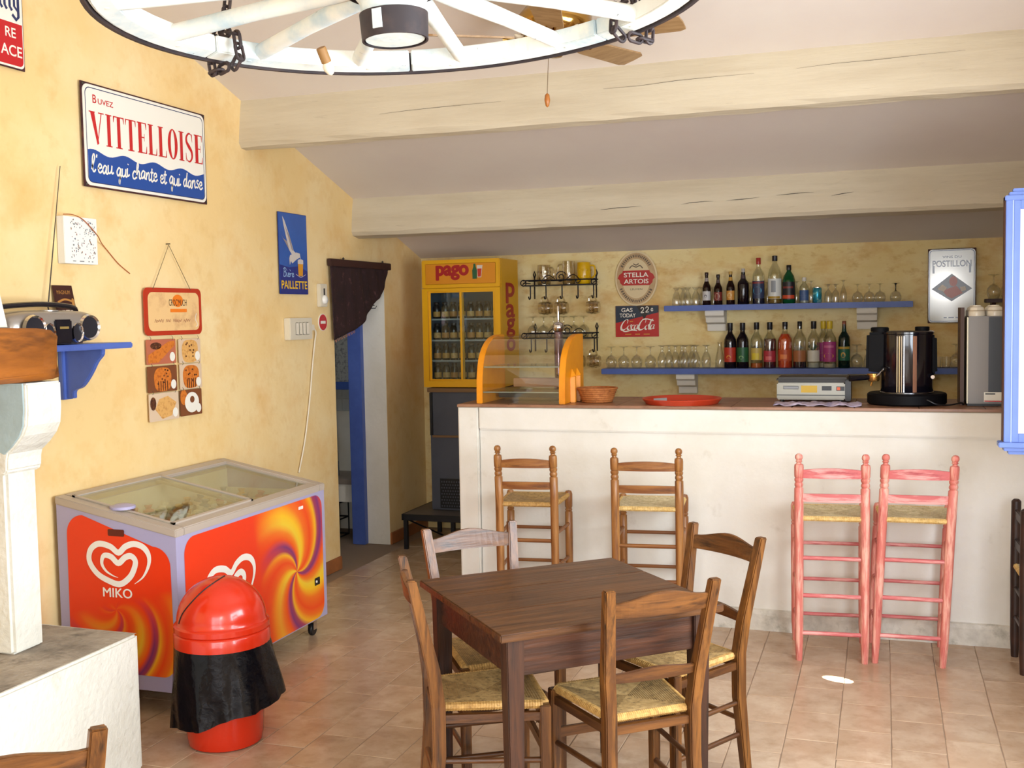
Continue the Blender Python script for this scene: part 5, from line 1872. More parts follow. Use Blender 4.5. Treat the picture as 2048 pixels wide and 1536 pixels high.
f.build('price_script', E_white, tr_)
f = Flat()
def cc(pts, x, y, s_, pen=.009):
    f.stroke([(x + a * s_ + b * s_ * .25, y + b * s_) for a, b in pts], pen, .0072, nib=R(35))
CAP = [(.62, .70), (.60, 1.05), (.36, 1.12), (.08, .70), (.0, .25), (.16, -.05), (.45, -.02), (.75, .25)]
oo = [(.30, .52), (.08, .40), (.06, .08), (.26, -.02), (.42, .25), (.32, .52), (.5, .5)]
aa = [(.40, .50), (.18, .54), (.04, .25), (.12, 0), (.30, .10), (.42, .50), (.38, .08), (.55, .10)]
co = [(.36, .44), (.22, .54), (.05, .30), (.12, 0), (.30, 0), (.46, .18)]
ll = [(.05, .3), (.32, 1.0), (.26, 1.22), (.12, .9), (.10, .1), (.26, .02)]
S0 = .062
cc(CAP, -.125, -.060, S0 * 1.05, .012); cc(oo, -.078, -.060, S0); cc(co, -.050, -.060, S0); cc(aa, -.026, -.060, S0)
cc([(0, .45), (.14, .48)], .008, -.060, S0)
cc(CAP, .008, -.060, S0 * 1.12, .012); cc(oo, .056, -.060, S0); cc(ll, .082, -.060, S0, .010); cc(aa, .096, -.060, S0)
f.stroke([(-.118, -.062), (-.09, -.076), (-.04, -.066), (.0, -.070)], .008, .0072)
f.stroke([(.040, .010), (.075, .016), (.125, .002)], .008, .0072)
f.build('script_lettering', E_white, s)
f = Flat()
for x0, x1 in ((-.09, -.045), (-.015, .022), (.05, .095)):
    f.stroke([(x0, -.097), (x1, -.097)], .008, .0070, smooth=False)
f.stroke([(-.055, -.002), (-.030, -.001)], .006, .0070, smooth=False)
f.build('small_print', mat('sign_gold', 'C9862A', .4), s)

s = thing('enamel_sign', 'pale enamel wine sign with dark capitals and a dark diamond', 'sign', (.436, YW - .022, 1.836), (PI / 2 + R(.75), 0, R(-3.1)))
PW, PH = .304, .504
plate(s, PW, PH, E_rust, .006)
b = plate(s, PW - .010, PH - .010, mat('polished_enamel', 'DDE0DC', .115), .005, 'enamel_face', .022, .004)
f = Flat()
f.ring(rrect(PW - .018, PH - .018, .022), rrect(PW - .030, PH - .030, .018), .0094)
f.build('border_line', E_navy, b)
text('VINS DU', E_navy, b, 0, .188, .0096, .016, .120, bold=.014)
f = Flat()
text('POSTILLON', E_navy, b, 0, .130, .0096, .044, .245, bold=.02)
f.poly(rect(.013, .052, -.116, .112), .0096)
f.poly(rect(.013, .052, .114, .112), .0096)
f.build('long_stroke', E_navy, b)
f = Flat().poly([(-.128, -.02), (0, .082), (.128, -.02), (0, -.105)], .0094)
dm = f.build('diamond', mat('sign_dark_diamond', '2A2A3C', .25), b)
f = Flat()
f.poly(ell(.026, .034, .01, .03, 16), .0100)
f.poly([(-.06, -.03), (.03, .0), (.07, -.05), (.0, -.085), (-.03, -.07)], .0100)
f.build('painted_figure', mat('sign_figure', 'B5573E', .3), dm)
f = Flat().poly([(-.09, -.02), (-.06, .01), (-.03, -.01), (-.05, -.04)], .0102).poly([(.05, -.01), (.085, -.005), (.09, -.03), (.06, -.04)], .0102)
f.build('painted_detail', mat('sign_figure_pale', 'C8B49A', .3), dm)
f = Flat()
for x0, x1 in ((-.05, -.03), (-.02, .015), (.025, .05)):
    f.stroke([(x0, -.215), (x1, -.215)], .007, .0096, smooth=False)
f.build('small_print', E_navy, b)
# ------------------------------------------------------------------ things standing on the bar
D_yel = mat('display_yellow', 'E8940E', .4, var=[('DB840A', 6, .4, .7)])
G_pane = glass('display_glass', 'EFF0EA', edge=.35, base=.07)
M_pine = mat('pale_pine', 'C79A72', .5, var=[('B98A60', 4, .4, .7)], stretch=(1, 9, 9))
M_steel = mat('brushed_steel', '7D7772', .38, metal=.25)
M_dsteel = mat('dark_tray_metal', '4A4644', .4, metal=.6)
ds = thing('display_case', 'counter display case with yellow curved side panels and glass shelves', 'display case', (-1.95, 5.88, BS))
# profile in y (depth) and z: curved front edge, upright back
prof = [(0, 0), (.004, .10), (.018, .19), (.05, .265), (.11, .325), (.20, .368), (.30, .386), (.41, .386), (.41, 0)]
pc = [(0, 0)] + [tuple(p) for p in spline([Vector((a, b)) for a, b in prof[:7]], 5)][1:] + [(.41, .386), (.41, 0)]
for x0, x1 in ((-.264, -.228), (.228, .264)):
    MB().prism(pc, 'x', x0, x1).build('side_panel', D_yel, ds, bevel=.003)
for x, y in ((.264, .13), (.264, .24)):                        # pointed raised bars on the right panel
    MB().hexa([(x, y - .020, .0), (x + .028, y - .012, .0), (x + .028, y + .012, .0), (x, y + .020, .0)], [(x, y - .020, .14), (x + .028, y - .012, .15), (x + .028, y + .012, .15), (x, y + .020, .20)]).build('raised_bar', D_yel, ds, bevel=.003)
vs, fs = [], []
fr_ = [p for p in pc if p[0] < .405]
for y, z in fr_:
    vs += [(-.228, y + .004, z), (.228, y + .004, z)]
for i in range(len(fr_) - 1):
    fs.append((2 * i, 2 * i + 1, 2 * i + 3, 2 * i + 2))
MB().add(vs, fs).build('curved_pane', G_pane, ds, smooth=True)
M_gedge = mat('glass_shelf_edge', '8E948A', .2)
for z, y0 in ((.205, .035), (.062, .015)):
    sh_ = MB().box(-.226, .226, y0, .40, z, z + .005).build('glass_shelf', G_pane, ds)
    MB().box(-.226, .226, y0 - .003, y0, z - .001, z + .006).build('shelf_edge', M_gedge, sh_)
MB().box(-.15, .22, .33, .40, .075, .125).build('pine_board', M_pine, ds, bevel=.003)
MB().box(-.20, .226, .20, .40, .02, .055).build('metal_tray', M_dsteel, ds, bevel=.004)

M_pole = mat('tap_pole_chrome', '8A7480', .18, metal=.9)
bt = thing('beer_tap', 'chrome beer tap column with an upright lever behind the display case', 'tap', (-1.868, 6.395, BS))
MB().lathe([(.050, 0), (.050, .012), (.034, .03), (.030, .06), (.022, .075)], 24).build('foot', M_chrome, bt, smooth=True)
MB().lathe([(.024, .07), (.026, .08), (.026, .385), (.022, .395)], 24).build('pole', M_pole, bt, smooth=True)
MB().lathe([(.001, .385), (.018, .390), (.032, .405), (.036, .425), (.030, .446), (.014, .456), (.001, .458)], 22).build('tap_head', M_chrome, bt, smooth=True)
MB().lathe([(.006, .455), (.0085, .475), (.0085, .545), (.006, .552), (.001, .553)], 12).build('lever', M_chrome, bt, smooth=True)

M_bask = mat('woven_bread_basket', 'A4602C', .65, var=[('C17C42', 26, .45, .68), ('7E431B', 40, .5, .75)], bump=(60, .3))
t = thing('bread_basket', 'round woven brown bread basket right of the display case', 'basket', (-1.545, 6.06, BS))
mb = MB()
mb.lathe([(.001, .004), (.075, .004), (.080, .0), (.084, .004), (.094, .028), (.103, .052), (.113, .078), (.109, .080), (.098, .055), (.078, .012), (.001, .010)], 36)
mb.build('woven_body', M_bask, t, smooth=True)
for i, (r_, z) in enumerate(((.0845, .006), (.0885, .018), (.0935, .030), (.0975, .042), (.1025, .054), (.1075, .066), (.112, .078))):
    MB().tube([(r_ * math.cos(a), r_ * math.sin(a), z) for a in [2 * PI * k / 40 for k in range(40)]], .0052 if i < 6 else .0066, 6, closed=True).build('woven_coil', M_bask, t, smooth=True)

M_tray = mat('red_tray', 'B83A20', .3)
t = thing('serving_tray', 'round red serving tray with a silver label lying on the bar', 'tray', (-1.055, 6.02, BS))
MB().lathe([(.001, .003), (.185, .003), (.192, .002), (.214, .030), (.217, .031), (.219, .028), (.196, 0), (.001, 0)], 48).build('tray_body', M_tray, t, smooth=True)
MB().obox(Matrix.Translation((-.10, -.10, .018)) @ Matrix.Rotation(R(14), 4, 'X') @ Matrix.Rotation(R(12), 4, 'Z'), .036, .05, .002).build('silver_label', mat('label_silver', 'A9B0BC', .35), t)

M_toast = mat('toaster_steel', '8F8C82', .4, metal=.5)
t = thing('toaster_oven', 'low steel toaster with a yellow sticker and orange switch', 'toaster', (-.372, 6.27, BS))
MB().box(-.185, .175, -.10, .12, .012, .105).build('body', M_toast, t, bevel=.006)
MB().box(-.190, .195, -.09, .125, .105, .135).build('dark_hood', mat('toaster_dark_hood', '2A2624', .5), t, bevel=.012)
MB().box(.175, .205, -.105, .12, .006, .12).build('side_cheek', M_black, t, bevel=.004)
MB().box(-.184, .174, -.104, -.098, .036, .040).build('tray_slot', M_black, t)
MB().box(-.150, -.068, -.103, -.099, .070, .088).build('name_plate', mat('toaster_plate', '7E7E80', .3), t, bevel=.002)
MB().box(-.055, .030, -.1025, -.099, .052, .090).build('yellow_sticker', mat('toaster_yellow', 'C9A22C', .5), t)
b = MB().box(.055, .105, -.104, -.099, .064, .088).build('switch', M_black, t)
b = MB().box(.130, .172, -.104, -.099, .062, .086).build('switch', M_black, t)
MB().box(.133, .150, -.1055, -.1035, .066, .082).build('orange_rocker', mat('orange_switch', 'D8561C', .4), b)
for x in (-.16, .15):
    MB().lathe([(.012, 0), (.010, .012)], 10, (x, -.06, 0)).build('foot', M_black, t)
t = thing('bar_cloth', 'crumpled pale lilac cloth lying before the toaster', 'cloth', (-.33, 5.955, BS))
mb = MB()
n1, n2 = 28, 10
vs, fs = [], []
rC = random.Random(8)
for i in range(n1 + 1):
    for j in range(n2 + 1):
        x, y = -.22 + .44 * i / n1, -.06 + .15 * j / n2
        e_ = 0 if 0 < i < n1 and 0 < j < n2 else -.004
        vs.append((x + rC.uniform(-.004, .004), y + .012 * math.sin(i * .7) + rC.uniform(-.003, .003), max(.002, .010 + .006 * math.sin(i * .9 + j) + rC.uniform(-.003, .004) + e_)))
for i in range(n1):
    for j in range(n2):
        a = i * (n2 + 1) + j
        fs.append((a, a + n2 + 1, a + n2 + 2, a + 1))
mb.add(vs, fs)
c_ = mb.build('cloth', mat('lilac_cloth', 'B4A6B8', .85, var=[('8F86A8', 22, .5, .7)]), t, smooth=True)
c_.modifiers.new('thick', 'SOLIDIFY').thickness = .003

# the round black coffee machine
K_black = mat('coffee_black', '0E0C14', .16, coat=.4)
K_matt = mat('coffee_matt_black', '07070B', .6, spec=.15)
K_brass = mat('brass', 'B98A4A', .25, metal=.9)
cx, cy = .115, 6.12
t = thing('coffee_machine', 'round black coffee machine with chrome stripes and a brass handle', 'coffee machine', (cx, cy, BS))
MB().lathe([(.001, 0), (.19, 0), (.198, .008), (.198, .052), (.19, .060), (.001, .060)], 40).build('drip_base', K_matt, t, smooth=True)
MB().lathe([(.126, .055), (.131, .062), (.131, .365), (.134, .368), (.134, .378), (.120, .384), (.001, .384)], 40).build('drum', K_black, t, smooth=True)
mb = MB()
mb.lathe([(.136, .012), (.136, .068)], 20, cap=False)
MB().lathe([(.133, .004), (.1335, .064), (.131, .066)], 40, cap=False).build('base_ring', M_chrome, t, smooth=True)
for a in (-112, -107, -102, -97):
    MB().obox(Matrix.Rotation(R(a), 4, 'Z') @ Matrix.Translation((.1315, 0, .213)), .0016, .0022, .145).build('chrome_stripe', M_chrome, t)
MB().obox(Matrix.Rotation(R(-74), 4, 'Z') @ Matrix.Translation((.1315, 0, .213)), .0016, .010, .145).build('copper_stripe', mat('copper_strip', '9A6A50', .25, metal=.9), t)
# group head, left
MB().hexa([(-.205, -.05, .175), (-.10, -.06, .16), (-.10, .06, .16), (-.205, .05, .175)], [(-.20, -.055, .375), (-.10, -.065, .385), (-.10, .065, .385), (-.20, .055, .375)]).build('group_housing', K_matt, t, bevel=.014)
MB().lathe([(.046, .38), (.046, .400), (.040, .404), (.001, .404)], 20, (-.135, 0, 0)).build('hopper_cap', K_matt, t, smooth=True)
MB().lathe([(.036, .378), (.036, .402), (.030, .405), (.001, .405)], 20, (.075, 0, 0)).build('hopper_cap', K_matt, t, smooth=True)
pf = MB().lathe([(.001, .118), (.026, .120), (.030, .128), (.030, .150), (.034, .152), (.034, .160), (.001, .160)], 20, (-.165, -.03, 0)).build('filter_cup', K_brass, t, smooth=True)
MB().rod((-.19, -.04, .140), (-.285, -.085, .138), .013, .017, 12).build('filter_grip', K_black, t, smooth=True)
mb = MB()
mb.rod((-.172, -.035, .12), (-.178, -.04, .095), .006, n=8)
mb.build('spout', K_brass, t, smooth=True)
MB().tube(spline([(-.125, -.05, .20), (-.115, -.09, .19), (-.135, -.105, .165), (-.15, -.10, .15)], 5), .004, 7).build('steam_pipe', M_chrome, t, smooth=True)
MB().hexa([(.10, -.045, .15), (.150, -.035, .16), (.150, .035, .16), (.10, .045, .15)], [(.10, -.045, .372), (.146, -.035, .355), (.146, .035, .355), (.10, .045, .372)]).build('side_housing', K_matt, t, bevel=.012)
MB().rod((.125, -.03, .155), (.125, -.075, .145), .010, n=12).build('side_tap', M_chrome, t, smooth=True)
MB().tube(spline([(.03, -.138, .04), (.09, -.170, .035), (.14, -.175, .012), (.20, -.14, .006), (.26, -.10, .014), (.27, -.09, .004)], 6), .0042, 7).build('power_cable', M_black, t, smooth=True)

# steel box with cups, at the right
x0 = .402
t = thing('steel_cup_warmer', 'tall brushed steel box with a dark stripe at the bar right end', 'coffee machine', (x0, 6.0, BS))
MB().box(0, .30, 0, .30, .012, .455).build('body', M_steel, t, bevel=.006)
MB().box(-.003, .004, -.003, .02, .012, .452).build('bright_edge', mat('pale_edge_trim', 'E6DFC0', .2), t, bevel=.002)
MB().box(.098, .30, -.004, .002, .020, .450).build('dark_stripe', mat('slate_stripe', '35383F', .35), t)
MB().box(.002, .298, .01, .29, 0, .012).build('foot_plate', M_black, t)
b = MB().box(.078, .20, -.006, .0, .022, .072).build('paper_label', E_white, t)
MB().box(.084, .13, -.0068, -.006, .060, .066).build('label_mark', M_black, b)
MB().box(.080, .20, -.0068, -.006, .024, .029).build('label_line', E_red, b)
MB().box(-.030, -.012, .06, .28, 0, .50).build('brown_side_board', mat('dark_brown_board', '4A2C1C', .5), t)
M_cup = mat('white_china', 'E9E2D2', .25)
k = 0
for j in range(3):
    for i in range(3):
        c_ = thing('coffee_cup', '%s white cup in the %s row on top of the steel box' % (ORD[i], ('front', 'middle', 'rear')[j]), 'cup', (x0 + .045 + .085 * i, 6.045 + .085 * j, BT + .4552), group='upturned cups on the steel box')
        MB().lathe([(.039, 0), (.040, .004), (.038, .026), (.033, .044), (.020, .052), (.020, .056), (.001, .056)], 22).build('bowl', M_cup, c_, smooth=True)
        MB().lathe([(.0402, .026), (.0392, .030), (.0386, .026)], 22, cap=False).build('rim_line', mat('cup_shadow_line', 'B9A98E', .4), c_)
# small dark shelf with glasses at the far right of the back wall
t = thing('small_wall_shelf', 'small dark wooden shelf at the right end of the back wall', 'shelf', (.76, 7.96, 1.742))
MB().box(-.12, .14, -.09, .097, -.025, 0).build('board', mat('dark_shelf_wood', '3A2026', .5), t, bevel=.003)
for x in (-.07, .10):
    MB().prism([(.097, -.025), (-.05, -.025), (.097, -.14)], 'x', x - .012, x + .012).build('bracket', mat('dark_shelf_wood', '3A2026', .5), t)
glassware('balloon', (.690, 7.95, 1.742), 'upturned balloon glass on the left of the small dark shelf', 'balloon glasses on the small dark shelf')
glassware('balloon', (.775, 7.97, 1.742), 'upturned balloon glass in the middle of the small dark shelf', 'balloon glasses on the small dark shelf')

# ------------------------------------------------------------------ blue cabinet cut off by the right edge
C_blue = mat('cabinet_blue', '6F8FE0', .4, var=[('6684D4', 4, .4, .7)])
C_pale = mat('cabinet_pale_panel', 'D9D6EC', .35)
t = thing('wall_cabinet', 'periwinkle blue wall cabinet with moulded edges cut off by the right edge', 'cabinet', (.80, 5.33, 1.08))
# local: x from -.315 to .298 (the right wall), front at y = -.13
MB().box(-.306, .298, -.112, -.055, .012, 1.085).build('carcase', mat('cabinet_brown_carcase', '5A3420', .6), t)
mb = MB()
mb.box(-.302, -.275, -.130, -.110, .02, 1.07)
mb.box(-.272, -.245, -.128, -.110, .02, 1.07)
mb.box(-.245, .295, -.128, -.110, .02, .06)
mb.box(-.245, .295, -.128, -.110, 1.03, 1.07)
mb.box(.255, .295, -.128, -.110, .06, 1.03)
mb.build('door_frame', C_blue, t, bevel=.003)
MB().box(-.276, -.271, -.1295, -.112, .02, 1.07).build('bead', mat('cabinet_bead', 'A8C0F0', .35), t)
MB().box(-.246, .256, -.1225, -.112, .058, 1.032).build('door_panel', C_pale, t)
for d, z0, z1 in ((.012, 0, .022), (-.010, -.018, 0), (-.03, -.034, -.018)):
    MB().box(-.312 - d, .298, -.140 - d, -.06, z0, z1).build('base_moulding', C_blue, t, bevel=.003)
for d, z0, z1 in ((.0, 1.068, 1.09), (-.018, 1.09, 1.106), (-.034, 1.106, 1.122)):
    MB().box(-.306 - d, .298, -.132 - d, -.06, z0, z1).build('top_moulding', C_blue, t, bevel=.003)

# ------------------------------------------------------------------ portable stereo on its blue wall shelf
t = thing('wall_shelf', 'short blue shelf with a shaped bracket on the left wall', 'shelf', (XL, 3.80, 1.605))
MB().box(.001, .27, -.36, .345, -.026, 0).build('board', M_blue, t, bevel=.005)
pr_ = [(.002, -.026), (.225, -.026), (.222, -.050)] + [tuple(p) for p in spline([Vector(q) for q in ((.215, -.060), (.19, -.085), (.165, -.125), (.135, -.165), (.105, -.195), (.07, -.208), (.062, -.222))], 4)] + [(.062, -.245), (.002, -.245)]
MB().prism(pr_, 'y', .188, .215).build('bracket', M_blue, t, bevel=.003)
MB().box(.001, .026, .170, .233, -.250, -.026).build('back_strip', M_blue, t, bevel=.003)
MB().prism(pr_, 'y', -.25, -.223).build('bracket', M_blue, t, bevel=.003)
B_sil = mat('stereo_silver', '9A938C', .3, metal=.5)
B_blk = mat('stereo_black', '15131C', .25)
B_cone = mat('speaker_cone', '12121E', .5)
bb = thing('portable_stereo', 'silver and black portable stereo with oval speakers on the blue shelf', 'stereo', (XL + .165, 3.705, 1.606))
# local: x out of the wall, y along it
vs, fs = [], []
n, m_ = 28, 20
for i in range(n + 1):
    u = -1 + 2 * i / n
    e1 = max(.0, 1 - abs(u) ** 3.2) ** .5
    hx, hz = .045 + .058 * e1, .022 + .050 * (.35 + .65 * e1)
    for j in range(m_):
        a = 2 * PI * j / m_
        c, s_ = math.cos(a), math.sin(a)
        sg = lambda v, p: math.copysign(abs(v) ** p, v)
        zz_ = .073 + hz * sg(s_, .6) - (0 if s_ > 0 else (.088 - hz) * -0)
        vs.append((hx * sg(c, .6), u * .262, max(.0, zz_)))
for i in range(n):
    for j in range(m_):
        fs.append((i * m_ + j, i * m_ + (j + 1) % m_, (i + 1) * m_ + (j + 1) % m_, (i + 1) * m_ + j))
fs += [tuple(range(m_))[::-1], tuple(range(n * m_, n * m_ + m_))]
MB().add(vs, fs).build('body', B_sil, bb, smooth=True)
def oval(name, y, z, ry, rz, x, m, par, dx=.014):
    mb = MB()
    mm = Matrix.Translation((x, y, z)) @ Matrix.Rotation(PI / 2, 4, 'Y')
    o_ = [(rz * math.cos(a), ry * math.sin(a)) for a in [2 * PI * k / 28 for k in range(28)]]
    vs = [mm @ Vector((p[0] * 1.0, p[1], 0)) for p in o_] + [mm @ Vector((p[0] * .92, p[1] * .92, dx)) for p in o_] + [mm @ Vector((p[0] * .80, p[1] * .80, dx * .55)) for p in o_]
    fs = [(i, (i + 1) % 28, 28 + (i + 1) % 28, 28 + i) for i in range(28)] + [(28 + i, 28 + (i + 1) % 28, 56 + (i + 1) % 28, 56 + i) for i in range(28)]
    mb.add(vs, fs)
    r_ = mb.build(name, m, par, smooth=True)
    mb = MB()
    mb.add([mm @ Vector((p[0] * .81, p[1] * .81, dx * .5)) for p in o_], [tuple(range(28))])
    mb.build('cone', B_cone, r_)
    return r_
for sy in (-1, 1):
    oval('speaker_ring', sy * .160, .070, .062, .056, .098, M_chrome, bb)
    oval('speaker_ring', sy * .082, .050, .034, .044, .098, M_chrome, bb)
MB().box(.085, .1095, -.050, .050, .006, .105).build('front_panel', B_blk, bb, bevel=.006)
MB().box(.109, .1105, -.026, .026, .066, .076).build('gold_badge', mat('stereo_gold', '8A7440', .4), bb)
MB().lathe([(.050, 0), (.050, .004), (.001, .007)], 24, (.02, 0, .140)).build('disc_lid', mat('stereo_lid', 'B4AEA6', .25, metal=.6), bb, smooth=True)
MB().tube(spline([(-.03, -.235, .10), (-.03, -.245, .145), (-.01, -.21, .160), (.0, 0, .170), (-.01, .19, .158), (-.03, .235, .130), (-.03, .235, .10)], 6), .011, 8).build('carry_handle', B_blk, bb, smooth=True)
MB().tube([(-.090, .150, .10), (-.125, .176, .16), (-.145, .312, .785)], .0032, 6, radii=[.004, .0030, .0016]).build('aerial', M_nail, bb)
# brown ice-cream leaflet leaning behind the stereo
lf = thing('leaflet', 'dark brown leaflet with gold lettering leaning on the wall behind the stereo', 'leaflet', (XL + .058, 4.008, 1.6065), (PI / 2 - R(11), 0, PI / 2))
# local: x along the wall, y up the card
mb = MB().box(-.062, .062, 0, .262, -.002, 0)
pn = mb.build('card', mat('leaflet_brown', '3A1612', .35), lf)
L_gold = mat('leaflet_gold', 'B07A3A', .4)
text('MAGNUM', L_gold, pn, 0, .222, .0008, .018, .082)
f = Flat()
f.stroke([(-.046, .185), (0, .198), (.046, .190)], .009, .0006)
f.poly(ell(.009, .019, .050, .185, 14), .0010)
f.poly(ell(.009, .018, -.048, .132, 14), .0010)
f.build('ice_cream_print', L_gold, pn)
f = Flat()
for x0, x1, y_, w_ in ((-.030, -.010, .147, .004), (-.006, .018, .147, .006), (.022, .05, .147, .003), (-.032, -.008, .130, .005), (-.002, .012, .130, .008), (.018, .058, .129, .013)):
    f.stroke([(x0, y_), (x1, y_)], w_, .0010, smooth=False)
f.build('small_print', mat('leaflet_cream', 'D9C9B4', .5), pn)

# ------------------------------------------------------------------ wagon wheel chandelier
W_paint = mat('chalky_wheel_paint', 'D8D9D2', .8, var=[('ADC0C8', 5, .46, .66), ('E6E2D2', 8, .5, .8), ('3A3634', 24, .68, .76)], bump=(24, .3))
W_iron = mat('wheel_iron', '241A1E', .6, var=[('3A2A28', 14, .45, .7)])
kW = .74
wc = Vector((-1.452 * kW, 3.287 * kW, 1.7 + kW))
RW = .976 * kW
wh = thing('wagon_wheel_chandelier', 'white painted wagon wheel hanging on black chains as a chandelier', 'chandelier', wc, (R(.4), R(-2.46), 0))
# felloes: seven curved pieces of rim, each takes two spokes
NF, HR = 7, .060
A0 = R(177.2 - 12.86)
for k in range(NF):
    mb = MB()
    vs, fs = [], []
    n = 10
    a0, a1 = A0 + 2 * PI * k / NF + .004, A0 + 2 * PI * (k + 1) / NF - .004
    for i in range(n + 1):
        a = a0 + (a1 - a0) * i / n
        for r_, z in ((RW - HR, .010), (RW - .014, .000), (RW - .006, .010), (RW - .006, .054), (RW - HR, .054)):
            vs.append((r_ * math.cos(a), r_ * math.sin(a), z))
    for i in range(n):
        for q in range(5):
            fs.append((i * 5 + q, i * 5 + (q + 1) % 5, (i + 1) * 5 + (q + 1) % 5, (i + 1) * 5 + q))
    fs += [tuple(range(5)), tuple(range(n * 5, n * 5 + 5))]
    mb.add(vs, fs)
    fo = mb.build('felloe', W_paint, wh, bevel=.003)
    for t_ in (.2, .8):
        a = a0 + (a1 - a0) * t_
        MB().lathe([(.008, 0), (.008, .0025), (.001, .0035)], 10, m=Matrix.Translation(((RW - .036) * math.cos(a), (RW - .036) * math.sin(a), .007)) @ Matrix.Rotation(PI, 4, 'X')).build('bolt', W_paint, fo)
mb = MB()
n = 90
vs, fs = [], []
for i in range(n):
    a = 2 * PI * i / n
    for r_, z in ((RW - .006, -.004), (RW + .004, -.004), (RW + .004, .058), (RW - .006, .058)):
        vs.append((r_ * math.cos(a), r_ * math.sin(a), z))
for i in range(n):
    for q in range(4):
        fs.append((i * 4 + q, i * 4 + (q + 1) % 4, ((i + 1) % n) * 4 + (q + 1) % 4, ((i + 1) % n) * 4 + q))
mb.add(vs, fs)
mb.build('iron_tyre', W_iron, wh, smooth=True)
for k in range(14):
    a = R(177.2) - 2 * PI * k / 14
    c, s_ = math.cos(a), math.sin(a)
    P_ = [(.075, .060), (.20, .052), (.42, .044), (RW - HR + .014, .030)]
    mb = MB().tube([(r_ * c, r_ * s_, z) for r_, z in P_], .02, 10, radii=[.027, .0255, .0215, .0225])
    mb.build('spoke', W_paint, wh, smooth=True)
hub = MB().lathe([(.001, -.085), (.070, -.085), (.072, -.080), (.078, .0), (.100, .03), (.104, .085), (.092, .13), (.075, .22), (.001, .22)], 32).build('hub', W_paint, wh, smooth=True, loc=(-.028, -.010, 0))
MB().lathe([(.0735, -.088), (.0785, -.088), (.0815, -.026), (.0765, -.026)], 32, cap=False).build('iron_band', W_iron, hub, smooth=True)
MB().lathe([(.105, .02), (.1075, .02), (.1075, .04), (.105, .04)], 32, cap=False).build('iron_band', W_iron, hub, smooth=True)
MB().obox(Matrix.Rotation(R(-95), 4, 'Z') @ Matrix.Translation((.0802, 0, -.052)), .002, .012, .022).build('bare_patch', W_paint, hub)
# candle lamp on the underside
def candle(p0, p1):
    d = Vector(p1) - Vector(p0)
    L_ = d.length
    mm = Matrix.Translation(p0) @ (-d).to_track_quat('Z', 'Y').to_matrix().to_4x4()
    l = MB().lathe([(.0135, 0), (.0145, -.004), (.0145, -L_ * .52), (.012, -L_ * .53)], 16, m=mm).build('candle_sleeve', mat('candle_sleeve', '8A6434', .6), wh, smooth=True)
    MB().lathe([(.012, -L_ * .53), (.0165, -L_ * .66), (.0155, -L_ * .78), (.009, -L_ * .94), (.001, -L_)], 16, m=mm).build('bulb', mat('frosted_bulb', 'DED3BC', .35), l, smooth=True)
candle((-.431, .382, .035), (-.424, .424, -.035))
# chains: each wraps the rim and runs up to the sloping ceiling
LINK = None
def chain(a_deg, out):
    global LINK
    a = R(a_deg)
    c, s_ = math.cos(a), math.sin(a)
    pts = [Vector(((RW - .02) * c, (RW - .02) * s_, -.02)), Vector(((RW + .03) * c, (RW + .03) * s_, -.025)), Vector(((RW + .035) * c, (RW + .035) * s_, .03)), Vector(((RW - .01) * c, (RW - .01) * s_, .085)),
           Vector(((RW - .085) * c, (RW - .085) * s_, .06)), Vector(((RW - .095) * c, (RW - .095) * s_, .0)), Vector(((RW - .06) * c, (RW - .06) * s_, -.028))]
    up = [Vector(((RW - .04) * c, (RW - .04) * s_, .085))]
    top = Vector((.35 * c, .35 * s_, 1.15))
    wy = wc.y + top.y
    top.z = ceil_z(wy) - wc.z - .01
    # links spaced along both runs
    if LINK is None:
        LINK = MB().tube([(0, .0125 * math.cos(q), (.0125 * math.sin(q) + (.0115 if math.sin(q) > 0 else -.0115))) for q in [2 * PI * i / 14 for i in range(14)]], .0048, 6, closed=True).mesh('chain_link', W_iron, smooth=True)
    def run(P, step=.034):
        d = 0
        k = 0
        seg = [(P[i], P[i + 1]) for i in range(len(P) - 1)]
        tot = sum((b - a_).length for a_, b in seg)
        while d < tot:
            q = d
            for a_, b in seg:
                L_ = (b - a_).length
                if q <= L_:
                    p = a_.lerp(b, q / L_)
                    dr = (b - a_).normalized()
                    break
                q -= L_
            o = link('chain_link', LINK, wh)
            ro = dr.to_track_quat('Z', 'Y').to_matrix().to_4x4() @ Matrix.Rotation(PI / 2 * (k % 2), 4, 'Z')
            o.matrix_basis = Matrix.Translation(p) @ ro
            d += step
            k += 1
    run(pts)
    run([up[0], top])
for a in (160, 52, -20, -128):
    chain(a, 0)

# ------------------------------------------------------------------ ceiling fan
F_brass = mat('polished_brass', 'B08A48', .12, metal=1)
F_blade = mat('fan_blade_wood', 'A8875E', .45, var=[('8E6C44', 3, .42, .68)], stretch=(2, 14, 14))
fc = Vector((-1.378, 4.732, 2.90))
fn = thing('ceiling_fan', 'brass ceiling fan with five wooden blades and a pull cord', 'fan', fc)
hz = ceil_z(fc.y) - fc.z
MB().lathe([(.014, .17), (.014, hz - .05), (.055, hz - .04), (.065, hz + .01)], 20).build('down_rod', F_brass, fn, smooth=True)
MB().lathe([(.001, -.02), (.06, -.015), (.085, .005), (.140, .02), (.165, .05), (.165, .10), (.13, .14), (.05, .165), (.014, .175)], 36).build('motor_housing', F_brass, fn, smooth=True)
MB().lathe([(.001, -.075), (.03, -.072), (.05, -.05), (.055, -.02)], 28).build('switch_bowl', F_brass, fn, smooth=True)
